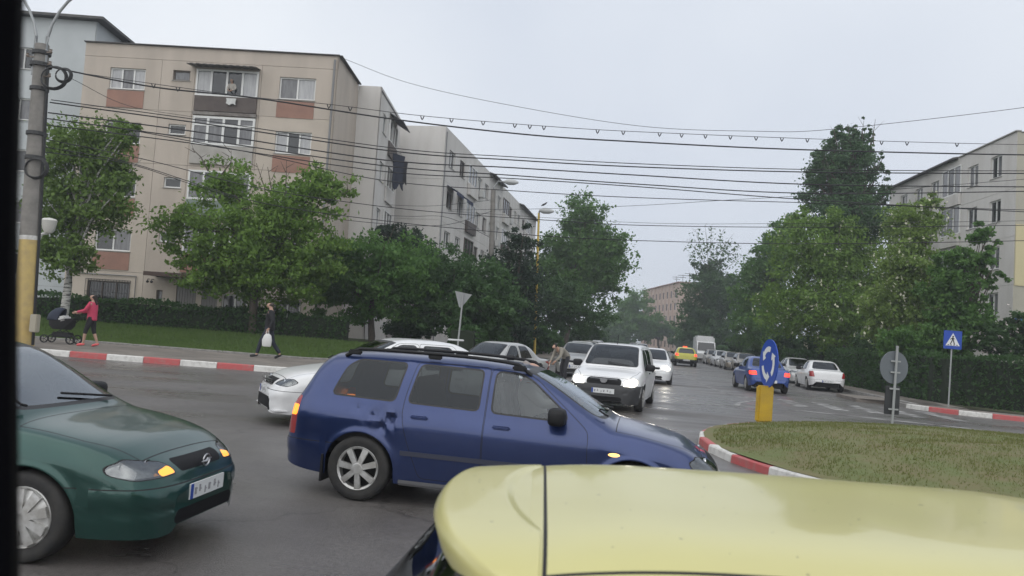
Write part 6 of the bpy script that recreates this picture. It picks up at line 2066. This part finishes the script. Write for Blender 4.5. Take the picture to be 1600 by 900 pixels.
rows_ = [(ph, 9.5, 68.5, 262, 'black', 'dark hatchback parked next to the beige one'), (ps, 9.5, 75, 262, 'silver', 'silver saloon, third of the right-hand row behind the beige car'),
         (ph, 9.5, 81, 262, 'white', 'white hatchback parked in front of the tall white van'), (ps, 9.5, 95, 262, 'grey', 'grey saloon parked beyond the tall white van'),
         (ph, 9.4, 101, 262, 'red', 'red hatchback far down the right kerb'), (ps, 9.4, 107, 262, 'white', 'white saloon farthest down the right kerb'),
         (ps, -1.7, 46, 262, 'dark blue', 'dark saloon parked at the left kerb behind the silver hatchback'), (ph, -1.7, 53, 262, 'white', 'white hatchback at the left kerb, beyond the dark saloon'),
         (ps, -1.7, 61, 262, 'silver', 'silver saloon far along the left kerb'), (ph, -1.7, 69, 262, 'grey', 'grey hatchback far along the left kerb'),
         (ps, -1.8, 79, 262, 'white', 'white saloon near the far end of the left kerb'), (ph, -1.8, 88, 262, 'silver', 'silver hatchback at the far end of the left kerb'), (ps, 3.0, 92, 262, 'silver', 'silver saloon coming towards us far down the street'), (ph, 2.6, 104, 262, 'white', 'white hatchback coming towards us at the end of the street')]
for pr0, q, s_, hd_, c, lb in rows_:
    o = copy_tree(pr0); tag(o, lb)
    x, y = street(q, s_)
    o.matrix_world = Matrix.Translation((x, y, gz(x))) @ Matrix.Rotation(math.atan(K), 4, 'Y') @ Matrix.Rotation(R(hd_ + random.uniform(-2, 2)), 4, 'Z')
    recolour(o, c)
# tall white delivery van in the right-hand row
x, y = street(9.3, 88)
dv = empty('delivery_van', (x, y, gz(x)), 262); tag(dv, 'tall white delivery van in the row of cars on the right', 'van')
mb = MB(); mb.cbox((1.7, 0, 1.6), (3.3, 1.9, 2.3), .15); mb.build('cargo_box', white_c, dv, smooth=True)
mb = MB(); mb.prism([(3.3, .45), (5.1, .45), (5.15, .95), (4.75, 1.2), (4.1, 2.1), (3.3, 2.2)], 'Y', -.92, .92); mb.build('cab', white_c, dv)
mb = MB(); mb.add([(4.16, -.8, 2.05), (4.16, .8, 2.05), (4.74, .86, 1.25), (4.74, -.86, 1.25)], [(0, 1, 2, 3)]); ws = mb.build('windscreen', pane_dark, dv); ws.location = (.02, 0, .015)
for x_ in (.9, 4.3):
    for sg in (-1, 1): wheel(dv, x_, sg * .84, .34, sg, 'cap', mat('tyre_rubber'), mat('alloy_rim'), mat('wheel_shadow'))
for sg in (-1, 1):
    mb = MB(); mb.cbox((5.12, sg * .7, .85), (.06, .3, .2), .02); mb.build('headlight', mat('headlight_glass', (.62, .63, .62), .12), dv)

# pale yellow hatchback right in front of the camera: only its roof and spoiler are in view
spy = spec('hatch')
for k_ in ('top', 'belt', 'hw', 'bot', 'n', 'tum'):
    spy[k_] = [(.24 + x * (.56 / .8) if x < .8 else x, v) for x, v in spy[k_]]
    spy[k_] = [(x - .24, v) for x, v in spy[k_]]
spy['L'] -= .24
for k_ in ('doors',): spy[k_] = [(n_, [(x - .24, z) for x, z in p]) for n_, p in spy[k_]]
spy['windows'] = [(n_, d_, [(x - .24, z) for x, z in p]) for n_, d_, p in spy['windows'] if n_ != 'quarter']
spy['top'] = [(x, {1.405: 1.425, 1.355: 1.408, 1.245: 1.345, .99: 1.04}.get(v, v)) for x, v in spy['top']]
spy['arch'] = (.60, 3.03, .305, .345)
spy['doors'][0] = ('rear', [(.97, .86), (1.02, .62), (1.10, .27), (1.645, .27), (1.645, 1.362), (1.02, 1.362), (.97, 1.02)])
spy['windows'][0] = ('rear', 'rear', [(1.02, .98), (1.58, .965), (1.58, 1.32), (1.06, 1.32)])
yel = mat('paint_pale_yellow', (.56, .52, .21), .32, spec=.5, coat=.5, col2=(.53, .49, .205), vscale=2.)
_nt = yel.node_tree; _bs = _nt.nodes['Principled BSDF']; _tc = _nt.nodes.new('ShaderNodeTexCoord')
_n = _nt.nodes.new('ShaderNodeTexNoise'); _n.inputs['Scale'].default_value = 55; _n.inputs['Detail'].default_value = 1
_nt.links.new(_tc.outputs['Object'], _n.inputs['Vector'])
_r = _nt.nodes.new('ShaderNodeMapRange'); _r.inputs[1].default_value = .765; _r.inputs[2].default_value = .785; _r.inputs[4].default_value = .8
_nt.links.new(_n.outputs[0], _r.inputs[0])
_m = _nt.nodes.new('ShaderNodeMix'); _m.data_type = 'RGBA'; _m.inputs[7].default_value = (.06, .05, .035, 1)      # specks of road dirt
_nt.links.new(_bs.inputs['Base Color'].links[0].from_socket, _m.inputs[6]); _nt.links.new(_r.outputs[0], _m.inputs[0]); _nt.links.new(_m.outputs[2], _bs.inputs['Base Color'])
YO, YS = (-.67 + .24 * .93, 1.785), .93
yc, sh_y, O_y = make_car('hatchback_car', 'pale yellow hatchback in the foreground, its roof and spoiler in view', 'car', 'hatch', yel, YO, 1, YS, 1.4, sp=spy, rim='cap', opts=('roof_seams',), handle_m=yel)
X0 = .24                       # spoiler outline below is written with the tail at x = X0
def roof_z(x, y):
    sec = sh_y.section(x, 4, 14, 24)
    ys = [q[0] for q in sec][::-1]; zs = [q[1] for q in sec][::-1]
    return float(np.interp(abs(y), ys, zs))
def spoiler_surface():
    V = []; F = []; nu, nv = 40, 44
    for j in range(nv + 1):
        y = -.535 + 1.07 * j / nv
        yn = abs(y) / .535
        xt = .55 + .12 * yn**2.2 + .045 * yn**9          # trailing edge, bowed
        xf_ = .798 + .061 * y
        zr = roof_z(.812 - X0 + .061 * y, y)
        for i in range(nu + 1):
            t = i / nu
            x = xt + (xf_ - xt) * t
            z = zr - .020 * (1 - t)**1.3
            e = math.hypot((x - .85) / .125, y / .40)     # shallow moulded pad beside the roof joint
            z -= .007 / (1 + math.exp(-(1.0 - e) / .02))
            z -= .022 * max(0, 1 - t / .10)**2
            V.append((x - X0, y, z + .002))
    for j in range(nv):
        for i in range(nu):
            a = j * (nu + 1) + i; F.append((a, a + 1, a + nu + 2, a + nu + 1))
    b = len(V)
    V += [(x + .015, y * .99, z - .045) for x, y, z in V]
    for j in range(nv):
        for i in range(nu):
            a = b + j * (nu + 1) + i; F.append((a, a + nu + 1, a + nu + 2, a + 1))
    for j in range(nv):
        for i in (0, nu):
            a = j * (nu + 1) + i; c2 = a + nu + 1
            F.append((a, c2, c2 + b, a + b) if i == 0 else (c2, a, a + b, c2 + b))
    for i in range(nu):
        for j in (0, nv):
            a = j * (nu + 1) + i
            F.append((a + 1, a, a + b, a + 1 + b) if j == 0 else (a, a + 1, a + 1 + b, a + b))
    return V, F
V, F = spoiler_surface()
mb = MB(); mb.add(V, F); mb.build('spoiler', yel, yc, smooth=True, sharp=50)

# ------------------------------------------------------------------ window frame of the vehicle the view is taken from
vf = empty('window_frame', (0, .52, .75), 0, tilt=False); tag(vf, 'black blurred window pillar at the left edge', 'window frame')
tr_m = mat('pillar_trim', (.003, .003, .004), .95, spec=.05)
A_ = at(6, -60, .52) - V3((0, .52, .75)); B_ = at(-14, 960, .52) - V3((0, .52, .75))
mb = MB(); P = []
for k in range(13):
    t = k / 12; P.append(B_.lerp(A_, -.9 + 3.0 * t) + V3((.004 * math.sin(t * 9), 0, 0)))
V = []; F = []; n = 10
for i, p in enumerate(P):
    for k in range(n):
        a = 2 * PI * k / n; V.append(p + V3((-.028 + .04 * math.cos(a), .035 * math.sin(a), 0)))
    if i:
        for k in range(n): k2 = (k + 1) % n; F.append(((i - 1) * n + k, (i - 1) * n + k2, i * n + k2, i * n + k))
mb.add(V, F); mb.build('pillar', tr_m, vf, smooth=True)
mb = MB(); mb.cbox((.45, 0, .12), (1.75, .08, .06), .02); mb.build('lower_rail', tr_m, vf)
mb = MB(); mb.cbox((.55, 0, 1.80), (1.75, .08, .06), .02); mb.build('upper_rail', tr_m, vf)

# ------------------------------------------------------------------ damp air over the whole place
hb = MB(); hb.box((40, 140, 14), (420, 420, 36))
hz = hb.build('haze', None)
hz.data.materials.clear()
hm = bpy.data.materials.new('haze_air'); hm.use_nodes = True
hn = hm.node_tree; hn.nodes.clear()
ho = hn.nodes.new('ShaderNodeOutputMaterial'); hv = hn.nodes.new('ShaderNodeVolumePrincipled')
hv.inputs['Color'].default_value = (.86, .90, .96, 1); hv.inputs['Density'].default_value = .0012; hv.inputs['Anisotropy'].default_value = .2
hn.links.new(hv.outputs[0], ho.inputs['Volume'])
hz.data.materials.append(hm); tag(hz, kind='stuff')
